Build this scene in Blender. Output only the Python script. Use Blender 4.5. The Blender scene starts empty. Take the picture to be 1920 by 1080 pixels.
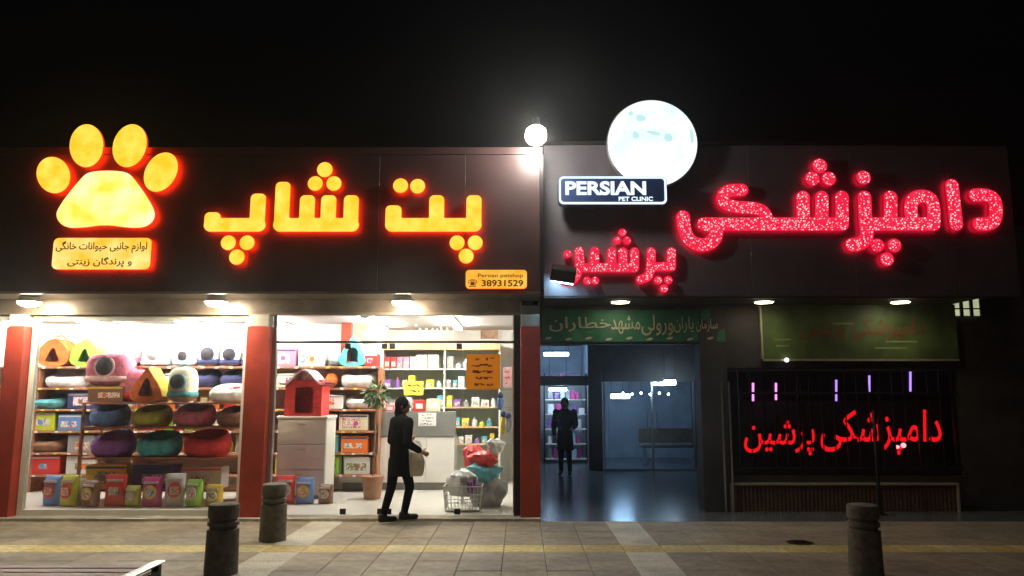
import bpy, math, random, unicodedata
import numpy as np
from mathutils import Vector
R = math.radians
random.seed(7)
SC = bpy.context.scene
COL = SC.collection

# ------------------------------------------------------------------ camera, sky, exposure
BLOOM_DENSITY = .0022
FPX, PITCH, EYE, VPX = 1420.0, R(8.1), 1.65, 978.0
cam = bpy.data.cameras.new('camera')
cam_o = bpy.data.objects.new('camera', cam)
COL.objects.link(cam_o)
cam.sensor_width = 36.0
cam.lens = FPX / 1920 * 36
cam.shift_x = (960 - VPX) / 1920
cam.clip_start, cam.clip_end = 0.05, 2000
cam_o.location = (0, 0, EYE)
cam_o.rotation_euler = (math.pi / 2 + PITCH, 0, 0)
SC.camera = cam_o

w = bpy.data.worlds.new('World')
SC.world = w
w.use_nodes = True
nt = w.node_tree
sky = nt.nodes.new('ShaderNodeTexSky')
sky.sky_type = 'NISHITA'
sky.sun_disc = False
sky.sun_elevation = R(-4)
sky.sun_rotation = R(200)
nt.links.new(sky.outputs[0], nt.nodes['Background'].inputs[0])
nt.nodes['Background'].inputs[1].default_value = 0.05
street_fill = bpy.data.lights.new('street_fill', 'SUN')           # dim warm sun lamp added as fill, standing in for the street glow
street_fill.energy, street_fill.angle, street_fill.color = 0.09, R(12), (1.0, .86, .66)
street_fill_o = bpy.data.objects.new('street_fill', street_fill)
street_fill_o.rotation_euler = (R(42), 0, R(-28))
COL.objects.link(street_fill_o)
SC.view_settings.view_transform = 'Standard'
SC.view_settings.look = 'None'
SC.view_settings.exposure = 0
SC.view_settings.gamma = 1
SC.view_settings.use_curve_mapping = False
SC.cycles.use_denoising = True
SC.cycles.max_bounces = 8
SC.cycles.transparent_max_bounces = 24
SC.cycles.sample_clamp_indirect = 4
SC.cycles.caustics_reflective = False

# ------------------------------------------------------------------ helpers
def P(px, py, D):
    "point of the vertical plane y = D that a photo pixel looks at"
    u, v = (px - VPX) / FPX, (540 - py) / FPX
    dy, dz = math.cos(PITCH) - v * math.sin(PITCH), math.sin(PITCH) + v * math.cos(PITCH)
    t = D / dy
    return Vector((u * t, D, EYE + t * dz))
def XZ(px, py, D):
    p = P(px, py, D)
    return (p.x, p.z)
def ppm(py, D):
    return 1.0 / (P(VPX + 1, py, D).x)

MATS = {}
def mat(name, col, rough=.6, metal=0, var=.12, scale=6, bump=0, bscale=60, spec=.5, coat=0, trans=0):
    m = bpy.data.materials.new(name)
    m.use_nodes = True
    n, l = m.node_tree.nodes, m.node_tree.links
    b = n['Principled BSDF']
    b.inputs['Roughness'].default_value = rough
    b.inputs['Metallic'].default_value = metal
    b.inputs['Specular IOR Level'].default_value = spec
    b.inputs['Coat Weight'].default_value = coat
    tc = n.new('ShaderNodeTexCoord')
    t = n.new('ShaderNodeTexNoise')
    t.inputs['Scale'].default_value = scale
    t.inputs['Detail'].default_value = 6
    l.new(tc.outputs['Object'], t.inputs['Vector'])
    r = n.new('ShaderNodeValToRGB')
    r.color_ramp.elements[0].position, r.color_ramp.elements[1].position = .3, .7
    r.color_ramp.elements[0].color = [c * (1 - var) for c in col] + [1]
    r.color_ramp.elements[1].color = [min(1, c * (1 + var)) for c in col] + [1]
    l.new(t.outputs[0], r.inputs[0])
    l.new(r.outputs[0], b.inputs['Base Color'])
    if bump:
        t2 = n.new('ShaderNodeTexNoise')
        t2.inputs['Scale'].default_value = bscale
        t2.inputs['Detail'].default_value = 4
        l.new(tc.outputs['Object'], t2.inputs['Vector'])
        bp = n.new('ShaderNodeBump')
        bp.inputs['Strength'].default_value = bump
        bp.inputs['Distance'].default_value = .01
        l.new(t2.outputs[0], bp.inputs['Height'])
        l.new(bp.outputs[0], b.inputs['Normal'])
    MATS[name] = m
    return m
def stains(m, amount=.45, scale=.9):
    "large worn and dirty patches that run across neighbouring pieces"
    n, l = m.node_tree.nodes, m.node_tree.links
    g, t, r, x = n.new('ShaderNodeNewGeometry'), n.new('ShaderNodeTexNoise'), n.new('ShaderNodeValToRGB'), n.new('ShaderNodeMix')
    t.inputs['Scale'].default_value, t.inputs['Detail'].default_value, t.inputs['Roughness'].default_value = scale, 8, .68
    l.new(g.outputs['Position'], t.inputs['Vector'])
    r.color_ramp.elements[0].position, r.color_ramp.elements[1].position = .36, .62
    r.color_ramp.elements[0].color = (1 - amount, 1 - amount, 1 - amount * .95, 1)
    l.new(t.outputs[0], r.inputs[0])
    x.data_type, x.blend_type = 'RGBA', 'MULTIPLY'
    x.inputs['Factor'].default_value = 1
    b = n['Principled BSDF']
    src = b.inputs['Base Color'].links[0].from_socket
    l.new(src, x.inputs['A'])
    l.new(r.outputs[0], x.inputs['B'])
    l.new(x.outputs['Result'], b.inputs['Base Color'])
    return m
def emit(name, col, strength, col2=None, scale=3.0):
    "a lit face: one colour, or a mottled mix of two as LEDs behind acrylic give"
    m = bpy.data.materials.new(name)
    m.use_nodes = True
    n, l = m.node_tree.nodes, m.node_tree.links
    n.remove(n['Principled BSDF'])
    e = n.new('ShaderNodeEmission')
    e.inputs['Strength'].default_value = strength
    e.inputs['Color'].default_value = (*col, 1)
    if col2:
        tc = n.new('ShaderNodeTexCoord')
        t = n.new('ShaderNodeTexNoise')
        t.inputs['Scale'].default_value = scale
        t.inputs['Detail'].default_value = 2
        l.new(tc.outputs['Object'], t.inputs['Vector'])
        r = n.new('ShaderNodeValToRGB')
        r.color_ramp.elements[0].position, r.color_ramp.elements[1].position = .35, .68
        r.color_ramp.elements[0].color = (*col, 1)
        r.color_ramp.elements[1].color = (*col2, 1)
        l.new(t.outputs[0], r.inputs[0])
        l.new(r.outputs[0], e.inputs['Color'])
    l.new(e.outputs[0], n['Material Output'].inputs[0])
    MATS[name] = m
    return m
def glass(name, tint=(1, 1, 1), refl=.9, rough=0.0, ior=1.45):
    m = bpy.data.materials.new(name)
    m.use_nodes = True
    n, l = m.node_tree.nodes, m.node_tree.links
    n.remove(n['Principled BSDF'])
    tr = n.new('ShaderNodeBsdfTransparent')
    tr.inputs[0].default_value = (*tint, 1)
    g = n.new('ShaderNodeBsdfGlossy')
    g.inputs['Roughness'].default_value = rough
    g.inputs[0].default_value = (refl, refl, refl, 1)
    f = n.new('ShaderNodeFresnel')
    f.inputs[0].default_value = ior
    mx = n.new('ShaderNodeMixShader')
    l.new(f.outputs[0], mx.inputs[0])
    l.new(tr.outputs[0], mx.inputs[1])
    l.new(g.outputs[0], mx.inputs[2])
    l.new(mx.outputs[0], n['Material Output'].inputs[0])
    MATS[name] = m
    return m

class MB:
    def __init__(s):
        s.v, s.f, s.mi = [], [], []
    def put(s, vs, fs, mi=0):
        k = len(s.v)
        s.v += [tuple(p) for p in vs]
        s.f += [tuple(i + k for i in q) for q in fs]
        s.mi += [mi] * len(fs)
        return s
    def box(s, x0, x1, y0, y1, z0, z1, mi=0):
        vs = [(x, y, z) for z in (z0, z1) for y in (y0, y1) for x in (x0, x1)]
        return s.put(vs, [(0, 2, 3, 1), (4, 5, 7, 6), (0, 1, 5, 4), (2, 6, 7, 3), (0, 4, 6, 2), (1, 3, 7, 5)], mi)
    def rbox(s, x0, x1, y0, y1, z0, z1, b=.01, mi=0):
        "box with chamfered edges"
        cx, cy, cz = (x0 + x1) / 2, (y0 + y1) / 2, (z0 + z1) / 2
        hx, hy, hz = (x1 - x0) / 2, (y1 - y0) / 2, (z1 - z0) / 2
        b = min(b, hx * .9, hy * .9, hz * .9)
        vs, ix = [], {}
        for sx in (-1, 1):
            for sy in (-1, 1):
                for sz in (-1, 1):
                    for a in range(3):
                        h = [hx - b, hy - b, hz - b]
                        h[a] += b
                        ix[(sx, sy, sz, a)] = len(vs)
                        vs.append((cx + sx * h[0], cy + sy * h[1], cz + sz * h[2]))
        fs = []
        for sx in (-1, 1):
            q = [ix[(sx, y, z, 0)] for y, z in ((-1, -1), (1, -1), (1, 1), (-1, 1))]
            fs.append(q if sx > 0 else q[::-1])
            q = [ix[(x, sx, z, 1)] for x, z in ((-1, -1), (1, -1), (1, 1), (-1, 1))]
            fs.append(q[::-1] if sx > 0 else q)
            q = [ix[(x, y, sx, 2)] for x, y in ((-1, -1), (1, -1), (1, 1), (-1, 1))]
            fs.append(q if sx > 0 else q[::-1])
        for i in (-1, 1):
            for j in (-1, 1):
                fs.append([ix[(i, j, -1, 0)], ix[(i, j, 1, 0)], ix[(i, j, 1, 1)], ix[(i, j, -1, 1)]])
                fs.append([ix[(i, -1, j, 0)], ix[(i, 1, j, 0)], ix[(i, 1, j, 2)], ix[(i, -1, j, 2)]])
                fs.append([ix[(-1, i, j, 1)], ix[(1, i, j, 1)], ix[(1, i, j, 2)], ix[(-1, i, j, 2)]])
                for k in (-1, 1):
                    fs.append([ix[(i, j, k, a)] for a in range(3)])
        return s.put(vs, fs, mi)
    def tube(s, p0, p1, r0, r1=None, n=10, cap=True, mi=0):
        p0, p1 = Vector(p0), Vector(p1)
        r1 = r0 if r1 is None else r1
        d = (p1 - p0).normalized()
        a = d.orthogonal().normalized()
        c = d.cross(a)
        vs = []
        for p, r in ((p0, r0), (p1, r1)):
            for i in range(n):
                t = 2 * math.pi * i / n
                vs.append(p + r * (math.cos(t) * a + math.sin(t) * c))
        fs = [(i, (i + 1) % n, n + (i + 1) % n, n + i) for i in range(n)]
        if cap:
            fs += [tuple(range(n))[::-1], tuple(range(n, 2 * n))]
        return s.put(vs, fs, mi)
    def lathe(s, prof, n=20, c=(0, 0, 0), mi=0, axis='z', sx=1, sy=1):
        vs, fs = [], []
        for r, z in prof:
            for i in range(n):
                t = 2 * math.pi * i / n
                x, y = r * math.cos(t) * sx, r * math.sin(t) * sy
                p = (x, y, z) if axis == 'z' else (x, -z, y)   # axis 'y': the profile grows towards the camera
                vs.append((p[0] + c[0], p[1] + c[1], p[2] + c[2]))
        for k in range(len(prof) - 1):
            for i in range(n):
                j = (i + 1) % n
                fs.append((k * n + i, k * n + j, (k + 1) * n + j, (k + 1) * n + i))
        fs += [tuple(range(n))[::-1], tuple(range((len(prof) - 1) * n, len(prof) * n))]
        return s.put(vs, fs, mi)
    def ball(s, c, r, n=14, m=8, mi=0, wob=0, rot=None):
        r = (r, r, r) if isinstance(r, (int, float)) else r
        vs, fs = [], []
        for k in range(m + 1):
            ph = -math.pi / 2 + math.pi * k / m
            for i in range(n):
                t = 2 * math.pi * i / n
                p = Vector((r[0] * math.cos(ph) * math.cos(t), r[1] * math.cos(ph) * math.sin(t), r[2] * math.sin(ph)))
                if wob:
                    p *= 1 + wob * math.sin(3 * t + 2.1 * ph + c[0] * 7) * math.cos(ph)
                if rot:
                    p.rotate(rot)
                vs.append((p.x + c[0], p.y + c[1], p.z + c[2]))
        for k in range(m):
            for i in range(n):
                j = (i + 1) % n
                fs.append((k * n + i, k * n + j, (k + 1) * n + j, (k + 1) * n + i))
        return s.put(vs, fs, mi)
    def capsule(s, p0, p1, r0, r1, n=12, m=4):
        p0, p1 = Vector(p0), Vector(p1)
        d = (p1 - p0)
        L = d.length
        d.normalize()
        a = d.orthogonal().normalized()
        c = d.cross(a)
        prof = [(r0 * math.cos(t), -r0 * math.sin(t)) for t in [math.pi / 2 * (1 - k / m) for k in range(m + 1)]]
        prof = [(max(r, 1e-4), z) for r, z in prof] + [(max(r1 * math.cos(t), 1e-4), L + r1 * math.sin(t)) for t in [math.pi / 2 * k / m for k in range(m + 1)]]
        vs, fs = [], []
        for r, z in prof:
            for i in range(n):
                t = 2 * math.pi * i / n
                vs.append(p0 + d * z + r * (math.cos(t) * a + math.sin(t) * c))
        for k in range(len(prof) - 1):
            for i in range(n):
                j = (i + 1) % n
                fs.append((k * n + i, k * n + j, (k + 1) * n + j, (k + 1) * n + i))
        fs += [tuple(range(n))[::-1], tuple(range((len(prof) - 1) * n, len(prof) * n))]
        return s.put(vs, fs)
    def ring(s, c, rx, ry, rt, rz, n=28, m=10, mi=0, sq=1.0, dip=0):
        "oval bolster lying flat"
        vs, fs = [], []
        for i in range(n):
            t = 2 * math.pi * i / n
            ct, st = math.cos(t), math.sin(t)
            ct, st = math.copysign(abs(ct) ** sq, ct), math.copysign(abs(st) ** sq, st)
            for k in range(m):
                q = 2 * math.pi * k / m
                vs.append((c[0] + (rx + rt * math.cos(q)) * ct, c[1] + (ry + rt * math.cos(q)) * st, c[2] + rz * math.sin(q) * (1 if not dip or math.sin(q) < 0 else 1 + dip * st)))
        for i in range(n):
            for k in range(m):
                i2, k2 = (i + 1) % n, (k + 1) % m
                fs.append((i * m + k, i2 * m + k, i2 * m + k2, i * m + k2))
        return s.put(vs, fs, mi)

def rootloc(o):
    L = Vector((0, 0, 0))
    while o:
        L += o.location
        o = o.parent
    return L
def tag(o, label=None, cat=None, group=None, kind=None):
    for k, x in (('label', label), ('category', cat), ('group', group), ('kind', kind)):
        if x:
            o[k] = x
    return o
def add(name, mb, mats, parent=None, smooth=False, world=False, base=True):
    "link a mesh; world=True: the vertices are in world coordinates"
    vs = [Vector(p) for p in mb.v]
    off = Vector((0, 0, 0))
    if parent is not None and world:
        off = rootloc(parent)
    elif parent is None and base:
        lo = [min(p[i] for p in vs) for i in range(3)]
        hi = [max(p[i] for p in vs) for i in range(3)]
        off = Vector(((lo[0] + hi[0]) / 2, (lo[1] + hi[1]) / 2, lo[2]))
    me = bpy.data.meshes.new(name)
    me.from_pydata([p - off for p in vs], [], mb.f)
    mats = mats if isinstance(mats, (list, tuple)) else [mats]
    for m in mats:
        me.materials.append(m)
    if len(mats) > 1:
        mb.mi = [min(i, len(mats) - 1) for i in mb.mi]
        me.polygons.foreach_set('material_index', mb.mi)
    if smooth:
        me.shade_smooth()
        try:
            me.set_sharp_from_angle(angle=R(38))
        except Exception:
            pass
    me.update()
    o = bpy.data.objects.new(name, me)
    COL.objects.link(o)
    if parent is not None:
        o.parent = parent
    elif base:
        o.location = off
    return o
def thing(name, label, cat, loc=(0, 0, 0), rotz=0, group=None, kind=None):
    o = bpy.data.objects.new(name, None)
    COL.objects.link(o)
    o.location = loc
    o.rotation_euler = (0, 0, rotz)
    return tag(o, label, cat, group, kind)
def struct(name, mb, m):
    return tag(add(name, mb, m), kind='structure')
def copy_tree(o, loc=None, rotz=None, label=None):
    c = o.copy()
    COL.objects.link(c)
    if loc is not None:
        c.location = loc
    if rotz is not None:
        c.rotation_euler = (0, 0, rotz)
    if label:
        c['label'] = label
    def rec(a, b):
        for ch in a.children:
            d = ch.copy()
            COL.objects.link(d)
            d.parent = b
            rec(ch, d)
    rec(o, c)
    return c

def from_curve(cu, yfront, depth):
    "evaluate a filled 2D curve and stand it up: x stays, y becomes height, the face looks at the street"
    o = bpy.data.objects.new('tmp', cu)
    COL.objects.link(o)
    dg = bpy.context.evaluated_depsgraph_get()
    me = bpy.data.meshes.new_from_object(o.evaluated_get(dg))
    mb = MB()
    zs = [v.co.z for v in me.vertices] or [0]
    zc = max(zs)
    vs = [(v.co.x, yfront + (zc - v.co.z), v.co.y) for v in me.vertices]
    for p in me.polygons:
        mb.f.append(tuple(p.vertices))
        mb.mi.append(0 if p.normal.z > .8 else 2 if p.normal.z < -.8 else 1)
    mb.v = vs
    bpy.data.objects.remove(o)
    bpy.data.meshes.remove(me)
    bpy.data.curves.remove(cu)
    return mb
def convex(p):
    n = len(p)
    c = [(p[(i + 1) % n][0] - p[i][0]) * (p[(i + 2) % n][1] - p[(i + 1) % n][1]) - (p[(i + 1) % n][1] - p[i][1]) * (p[(i + 2) % n][0] - p[(i + 1) % n][0]) for i in range(n)]
    return all(q > -1e-9 for q in c)
def plate(splines, yfront, depth, bevel=0):
    if len(splines) == 1 and not bevel and convex(splines[0]):
        p, n = splines[0], len(splines[0])
        mb = MB().put([(x, yfront, z) for x, z in p] + [(x, yfront + depth, z) for x, z in p], [tuple(range(n))], 0)
        mb.f += [(i, n + i, n + (i + 1) % n, (i + 1) % n) for i in range(n)] + [tuple(range(2 * n - 1, n - 1, -1))]
        mb.mi += [1] * n + [2]
        return mb
    cu = bpy.data.curves.new('tmp', 'CURVE')
    cu.dimensions = '2D'
    cu.fill_mode = 'BOTH'
    cu.extrude = depth / 2
    cu.bevel_depth = bevel
    cu.bevel_resolution = 1
    for pts in splines:
        s = cu.splines.new('POLY')
        s.points.add(len(pts) - 1)
        for i, (x, z) in enumerate(pts):
            s.points[i].co = (x, z, 0, 1)
        s.use_cyclic_u = True
    return from_curve(cu, yfront, depth)
def rrect(x0, x1, z0, z1, r, n=5):
    pts = []
    for cx, cz, a0 in ((x1 - r, z1 - r, 0), (x0 + r, z1 - r, 90), (x0 + r, z0 + r, 180), (x1 - r, z0 + r, 270)):
        for k in range(n + 1):
            a = R(a0 + 90 * k / n)
            pts.append((cx + r * math.cos(a), cz + r * math.sin(a)))
    return pts
def ellipse(cx, cz, rx, rz, rot=0, n=40):
    c, s = math.cos(R(rot)), math.sin(R(rot))
    return [(cx + rx * math.cos(t) * c - rz * math.sin(t) * s, cz + rx * math.cos(t) * s + rz * math.sin(t) * c) for t in [2 * math.pi * i / n for i in range(n)]]
def chaikin(pts, it=2, closed=False):
    for _ in range(it):
        q = []
        n = len(pts)
        for i in range(n if closed else n - 1):
            a, b = pts[i], pts[(i + 1) % n]
            q += [(a[0] * .75 + b[0] * .25, a[1] * .75 + b[1] * .25), (a[0] * .25 + b[0] * .75, a[1] * .25 + b[1] * .75)]
        pts = q if closed else [pts[0]] + q + [pts[-1]]
    return pts

# Arabic script: joining forms, in visual order
FORMS = {}
for c in list(range(0xFB50, 0xFE00)) + list(range(0xFE70, 0xFEFD)):
    d = unicodedata.decomposition(chr(c)).split()
    if len(d) == 2 and d[0] in ('<isolated>', '<final>', '<initial>', '<medial>'):
        FORMS.setdefault(chr(int(d[1], 16)), {})[d[0][1:-1]] = chr(c)
def arabic(s):
    out = []
    for i, ch in enumerate(s):
        f = FORMS.get(ch)
        if not f:
            out.append(ch)
            continue
        pv = FORMS.get(s[i - 1], {}) if i else {}
        nx = FORMS.get(s[i + 1], {}) if i + 1 < len(s) else {}
        jp, jn = 'initial' in pv and 'final' in f, 'initial' in f and 'final' in nx
        out.append(f['medial' if jp and jn else 'final' if jp else 'initial' if jn else 'isolated'])
    return ''.join(reversed(out))
def lettering(body, x0, x1, z0, z1, yfront, depth=.004, bold=0.0, shear=0.0):
    cu = bpy.data.curves.new('tmp', 'FONT')
    cu.body = body
    cu.extrude = .01
    cu.offset = bold
    cu.shear = shear
    mb = from_curve(cu, 0, 0)
    if not mb.v:
        return mb.box(x0, x1, yfront, yfront + depth, z0, z1)
    a = np.array(mb.v)
    lo, hi = a.min(0), a.max(0)
    sp = np.maximum(hi - lo, 1e-6)
    a = (a - lo) / sp
    a[:, 0] = x0 + a[:, 0] * (x1 - x0)
    a[:, 1] = yfront + a[:, 1] * depth
    a[:, 2] = z0 + a[:, 2] * (z1 - z0)
    mb.v = [tuple(p) for p in a]
    return mb

def small(o):
    o['kind'] = 'stuff'
    return o
# letters from strokes: a distance field and its outline
def sdf(shapes, X, Z):
    d = np.full(X.shape, 9.0)
    for sh in shapes:
        if sh[0] == 'c':
            pts, r = sh[1], sh[2]
            if len(pts) == 1:
                d = np.minimum(d, np.hypot(X - pts[0][0], Z - pts[0][1]) - r)
            for (ax, az), (bx, bz) in zip(pts[:-1], pts[1:]):
                L = (bx - ax) ** 2 + (bz - az) ** 2 + 1e-12
                t = np.clip(((X - ax) * (bx - ax) + (Z - az) * (bz - az)) / L, 0, 1)
                d = np.minimum(d, np.hypot(X - ax - t * (bx - ax), Z - az - t * (bz - az)) - r)
        else:
            x0, x1, z0, z1, r = sh[1:]
            qx, qz = np.abs(X - (x0 + x1) / 2) - (x1 - x0) / 2 + r, np.abs(Z - (z0 + z1) / 2) - (z1 - z0) / 2 + r
            d = np.minimum(d, np.hypot(np.maximum(qx, 0), np.maximum(qz, 0)) + np.minimum(np.maximum(qx, qz), 0) - r)
    return d
def bounds(shapes):
    xs, zs = [], []
    for sh in shapes:
        if sh[0] == 'c':
            xs += [p[0] + q for p in sh[1] for q in (-sh[2], sh[2])]
            zs += [p[1] + q for p in sh[1] for q in (-sh[2], sh[2])]
        else:
            xs += sh[1:3]
            zs += sh[3:5]
    return min(xs), max(xs), min(zs), max(zs)
def outline(shapes, h=.009, level=0.0):
    x0, x1, z0, z1 = bounds(shapes)
    xs, zs = np.arange(x0 - 3 * h, x1 + 3 * h, h), np.arange(z0 - 3 * h, z1 + 3 * h, h)
    X, Z = np.meshgrid(xs, zs)
    g = sdf(shapes, X, Z) - level
    g[g == 0] = 1e-9
    b = g < 0
    cells = np.argwhere((b[:-1, :-1] != b[1:, :-1]) | (b[:-1, :-1] != b[:-1, 1:]) | (b[:-1, :-1] != b[1:, 1:]))
    pos, nxt = {}, {}
    def pt(a, c):
        k = (a, c) if a < c else (c, a)
        if k not in pos:
            ga, gc = g[k[0]], g[k[1]]
            t = ga / (ga - gc)
            pos[k] = (xs[k[0][1]] + t * (xs[k[1][1]] - xs[k[0][1]]), zs[k[0][0]] + t * (zs[k[1][0]] - zs[k[0][0]]))
        return k
    for j, i in cells:
        j, i = int(j), int(i)
        q = [(j, i), (j, i + 1), (j + 1, i + 1), (j + 1, i)]
        s = [g[k] < 0 for k in q]
        outs = [pt(q[k], q[(k + 1) % 4]) for k in range(4) if s[k] and not s[(k + 1) % 4]]
        ins = [pt(q[k], q[(k + 1) % 4]) for k in range(4) if not s[k] and s[(k + 1) % 4]]
        for a, c in zip(outs, ins):
            nxt[a] = c
    loops = []
    while nxt:
        k0 = next(iter(nxt))
        lp, k = [], k0
        while k in nxt:
            lp.append(pos[k])
            k = nxt.pop(k)
        if len(lp) > 8:
            n = len(lp)
            lp = [tuple(sum(lp[(i + e) % n][a] * wt for e, wt in ((-1, .25), (0, .5), (1, .25))) for a in (0, 1)) for i in range(n)]
            loops.append(lp[::2])
    return loops

# ------------------------------------------------------------------ materials
mat('asphalt', (.045, .044, .042), .9, var=.3, scale=30, bump=.5, bscale=200)
mat('pave_bed', (.20, .18, .15), .9, var=.2, bump=.3)
for i, c in enumerate([(.37, .315, .235), (.40, .345, .255), (.34, .29, .225), (.38, .32, .24)]):
    mat('slab%d' % i, c, .62, var=.22, scale=9, bump=.35, bscale=90)
mat('slab_light', (.68, .65, .55), .6, var=.25, scale=40, bump=.3, bscale=120)
for i, c in enumerate([(.72, .60, .23), (.76, .66, .32), (.66, .52, .19)]):
    mat('tactile%d' % i, c, .6, var=.25, scale=14, bump=.4, bscale=80)
mat('fascia_brown', (.060, .031, .030), .42, var=.18, scale=2.5, bump=.03, bscale=8)
mat('fascia_grey', (.092, .080, .092), .45, var=.15, scale=2.5, bump=.03, bscale=8)
mat('trim_dark', (.03, .027, .027), .4, .6)
mat('soffit_metal', (.30, .24, .18), .30, .55, var=.25, scale=3, bump=.06, bscale=5)
mat('lintel_brown', (.17, .13, .10), .38, .3, var=.3, scale=4, bump=.05, bscale=6)
mat('pillar_red', (.46, .055, .03), .45, var=.15, scale=5, bump=.05)
mat('pillar_cap', (.36, .34, .30), .5, var=.15)
mat('frame_white', (.72, .70, .62), .4, var=.06)
mat('frame_alu', (.45, .45, .44), .32, .8, var=.06)
mat('black_metal', (.018, .018, .02), .45, .3)
mat('step_stone', (.50, .46, .38), .35, var=.2, scale=12)
mat('shop_floor', (.78, .75, .68), .16, var=.06, scale=2)
mat('white_wall', (.80, .79, .74), .7, var=.04, scale=2, bump=.04)
mat('grey_ceiling', (.62, .61, .58), .7, var=.06)
mat('roofing', (.05, .05, .05), .9)
mat('wood', (.34, .14, .065), .45, var=.35, scale=10)
mat('shelf_white', (.80, .78, .70), .4, var=.05)
mat('shelf_back', (.66, .76, .64), .6, var=.06)
mat('shelf_edge', (.62, .34, .16), .45, var=.15)
mat('counter_grey', (.16, .16, .15), .4, var=.1)
mat('counter_white', (.80, .78, .73), .3, var=.03)
mat('paper', (.82, .81, .78), .8, var=.05)
def translucent(name, col, k=.5):
    m = mat(name, col, .7, var=.08)
    n, l = m.node_tree.nodes, m.node_tree.links
    b, t, x = n['Principled BSDF'], n.new('ShaderNodeBsdfTranslucent'), n.new('ShaderNodeMixShader')
    t.inputs[0].default_value = (*col, 1)
    x.inputs[0].default_value = k
    l.new(b.outputs[0], x.inputs[1])
    l.new(t.outputs[0], x.inputs[2])
    l.new(x.outputs[0], n['Material Output'].inputs[0])
mat('ink', (.03, .025, .02), .8)
translucent('notice_orange', (.82, .47, .07), .6)
mat('card_yellow', (.72, .62, .05), .6, var=.08)
mat('clinic_wall', (.055, .048, .045), .7, var=.25, scale=3, bump=.2, bscale=20)
mat('lobby_wall', (.50, .53, .58), .6, var=.2, scale=2)
mat('lobby_floor', (.13, .14, .155), .20, var=.25, scale=2.5, bump=.03, bscale=3)
mat('clinic_floor_edge', (.16, .15, .13), .5, var=.2)
mat('banner_green', (.026, .16, .085), .6, var=.3, scale=3, bump=.1, bscale=12)
mat('banner_cream', (.50, .48, .34), .6, var=.1)
mat('board_green', (.085, .125, .04), .55, var=.6, scale=2.2)
mat('board_red', (.24, .06, .02), .6, var=.3)
mat('board_frame', (.46, .42, .30), .4, .3)
mat('panel_brown', (.15, .085, .05), .55, var=.25, scale=8)
mat('blind', (.13, .12, .095), .8, var=.2)
mat('concrete', (.17, .155, .135), .85, var=.3, scale=18, bump=.5, bscale=60)
mat('concrete_dark', (.16, .145, .125), .8, var=.3, scale=18, bump=.4, bscale=60)
mat('bench_red', (.20, .045, .03), .5, var=.3, scale=12)
mat('steel', (.55, .55, .56), .28, .9)
mat('skin', (.46, .27, .19), .5, var=.08, scale=20)
mat('black_cloth', (.007, .007, .008), .95, var=.3, scale=30, bump=1.0, bscale=16, spec=.08)
mat('navy_cloth', (.008, .009, .014), .95, var=.3, scale=30, bump=1.0, bscale=18, spec=.08)
mat('shoe', (.01, .01, .01), .5)
mat('bag_cream', (.78, .74, .64), .55, var=.12, scale=14, bump=.2)
mat('leaf', (.05, .11, .03), .6, var=.4, scale=20)
mat('pot', (.35, .17, .10), .7)
mat('dark_hole', (.03, .025, .03), .9)
COLOURS = dict(orange=(.75, .17, .03), green=(.30, .62, .05), pink=(.72, .20, .30), pale_pink=(.80, .50, .53), red=(.58, .035, .03), turquoise=(.10, .55, .60), navy=(.035, .04, .12), white=(.80, .79, .76), blue=(.12, .25, .55), yellow=(.80, .58, .05), teal=(.10, .36, .40), grey=(.30, .30, .30), cream=(.76, .66, .48), magenta=(.55, .06, .25), brown=(.22, .11, .06), purple=(.25, .10, .38), lime=(.55, .60, .05), pale_blue=(.50, .65, .75))
for k, c in COLOURS.items():
    mat('cloth_' + k, c, .9, var=.30, scale=11, bump=.9, bscale=38)
    mat('plastic_' + k, c, .35, var=.05, scale=8)
for k in ('slab0', 'slab1', 'slab2', 'slab3', 'slab_light', 'tactile0', 'tactile1', 'tactile2', 'step_stone', 'concrete', 'concrete_dark', 'lintel_brown', 'soffit_metal', 'pillar_red', 'clinic_wall'):
    if k in MATS:
        stains(MATS[k], .42 if k[0] == 's' else .3, 1.1)
def printed(name, cols, scale):
    "packaging print: hard edged patches of a few inks"
    m = mat(name, cols[0], .4)
    n, l = m.node_tree.nodes, m.node_tree.links
    tc, t, r = n.new('ShaderNodeTexCoord'), n.new('ShaderNodeTexNoise'), n.new('ShaderNodeValToRGB')
    t.inputs['Scale'].default_value, t.inputs['Detail'].default_value = scale, 3
    l.new(tc.outputs['Object'], t.inputs['Vector'])
    r.color_ramp.interpolation = 'CONSTANT'
    while len(r.color_ramp.elements) < len(cols):
        r.color_ramp.elements.new(.5)
    for i, c in enumerate(cols):
        r.color_ramp.elements[i].position = (0, .42, .5, .57, .64)[i]
        r.color_ramp.elements[i].color = (*c, 1)
    l.new(t.outputs[0], r.inputs[0])
    l.new(r.outputs[0], n['Principled BSDF'].inputs['Base Color'])
W_ = (.82, .80, .76)
PRINTS = [printed('print0', [W_, (.5, .25, .1), W_, (.7, .08, .05), (.1, .1, .3)], 16), printed('print1', [(.75, .6, .1), W_, (.3, .16, .08), (.1, .3, .5), W_], 20), printed('print2', [(.1, .25, .5), W_, (.75, .5, .1), W_, (.05, .05, .08)], 18), printed('print3', [W_, (.55, .4, .25), (.15, .1, .08), (.2, .45, .15), W_], 22), printed('print4', [(.7, .15, .25), W_, W_, (.25, .1, .3), (.8, .6, .1)], 19)]
PRINTS = ['print%d' % i for i in range(5)]
glass('pane_glass', (.97, .98, .97))
glass('bubble', (.10, .11, .13), ior=1.6)
glass('lobby_glass', (.76, .84, .91), ior=1.7)
emit('yellow_face', (1.0, .50, .02), 1.35, (1.0, .66, .09), 5)
emit('pad_face', (1.0, .58, .05), 1.6, (1.0, .86, .42), 2.6)
emit('orange_side', (1.0, .06, .004), .9)
emit('halo_red', (1.0, .028, .006), 15)
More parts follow.
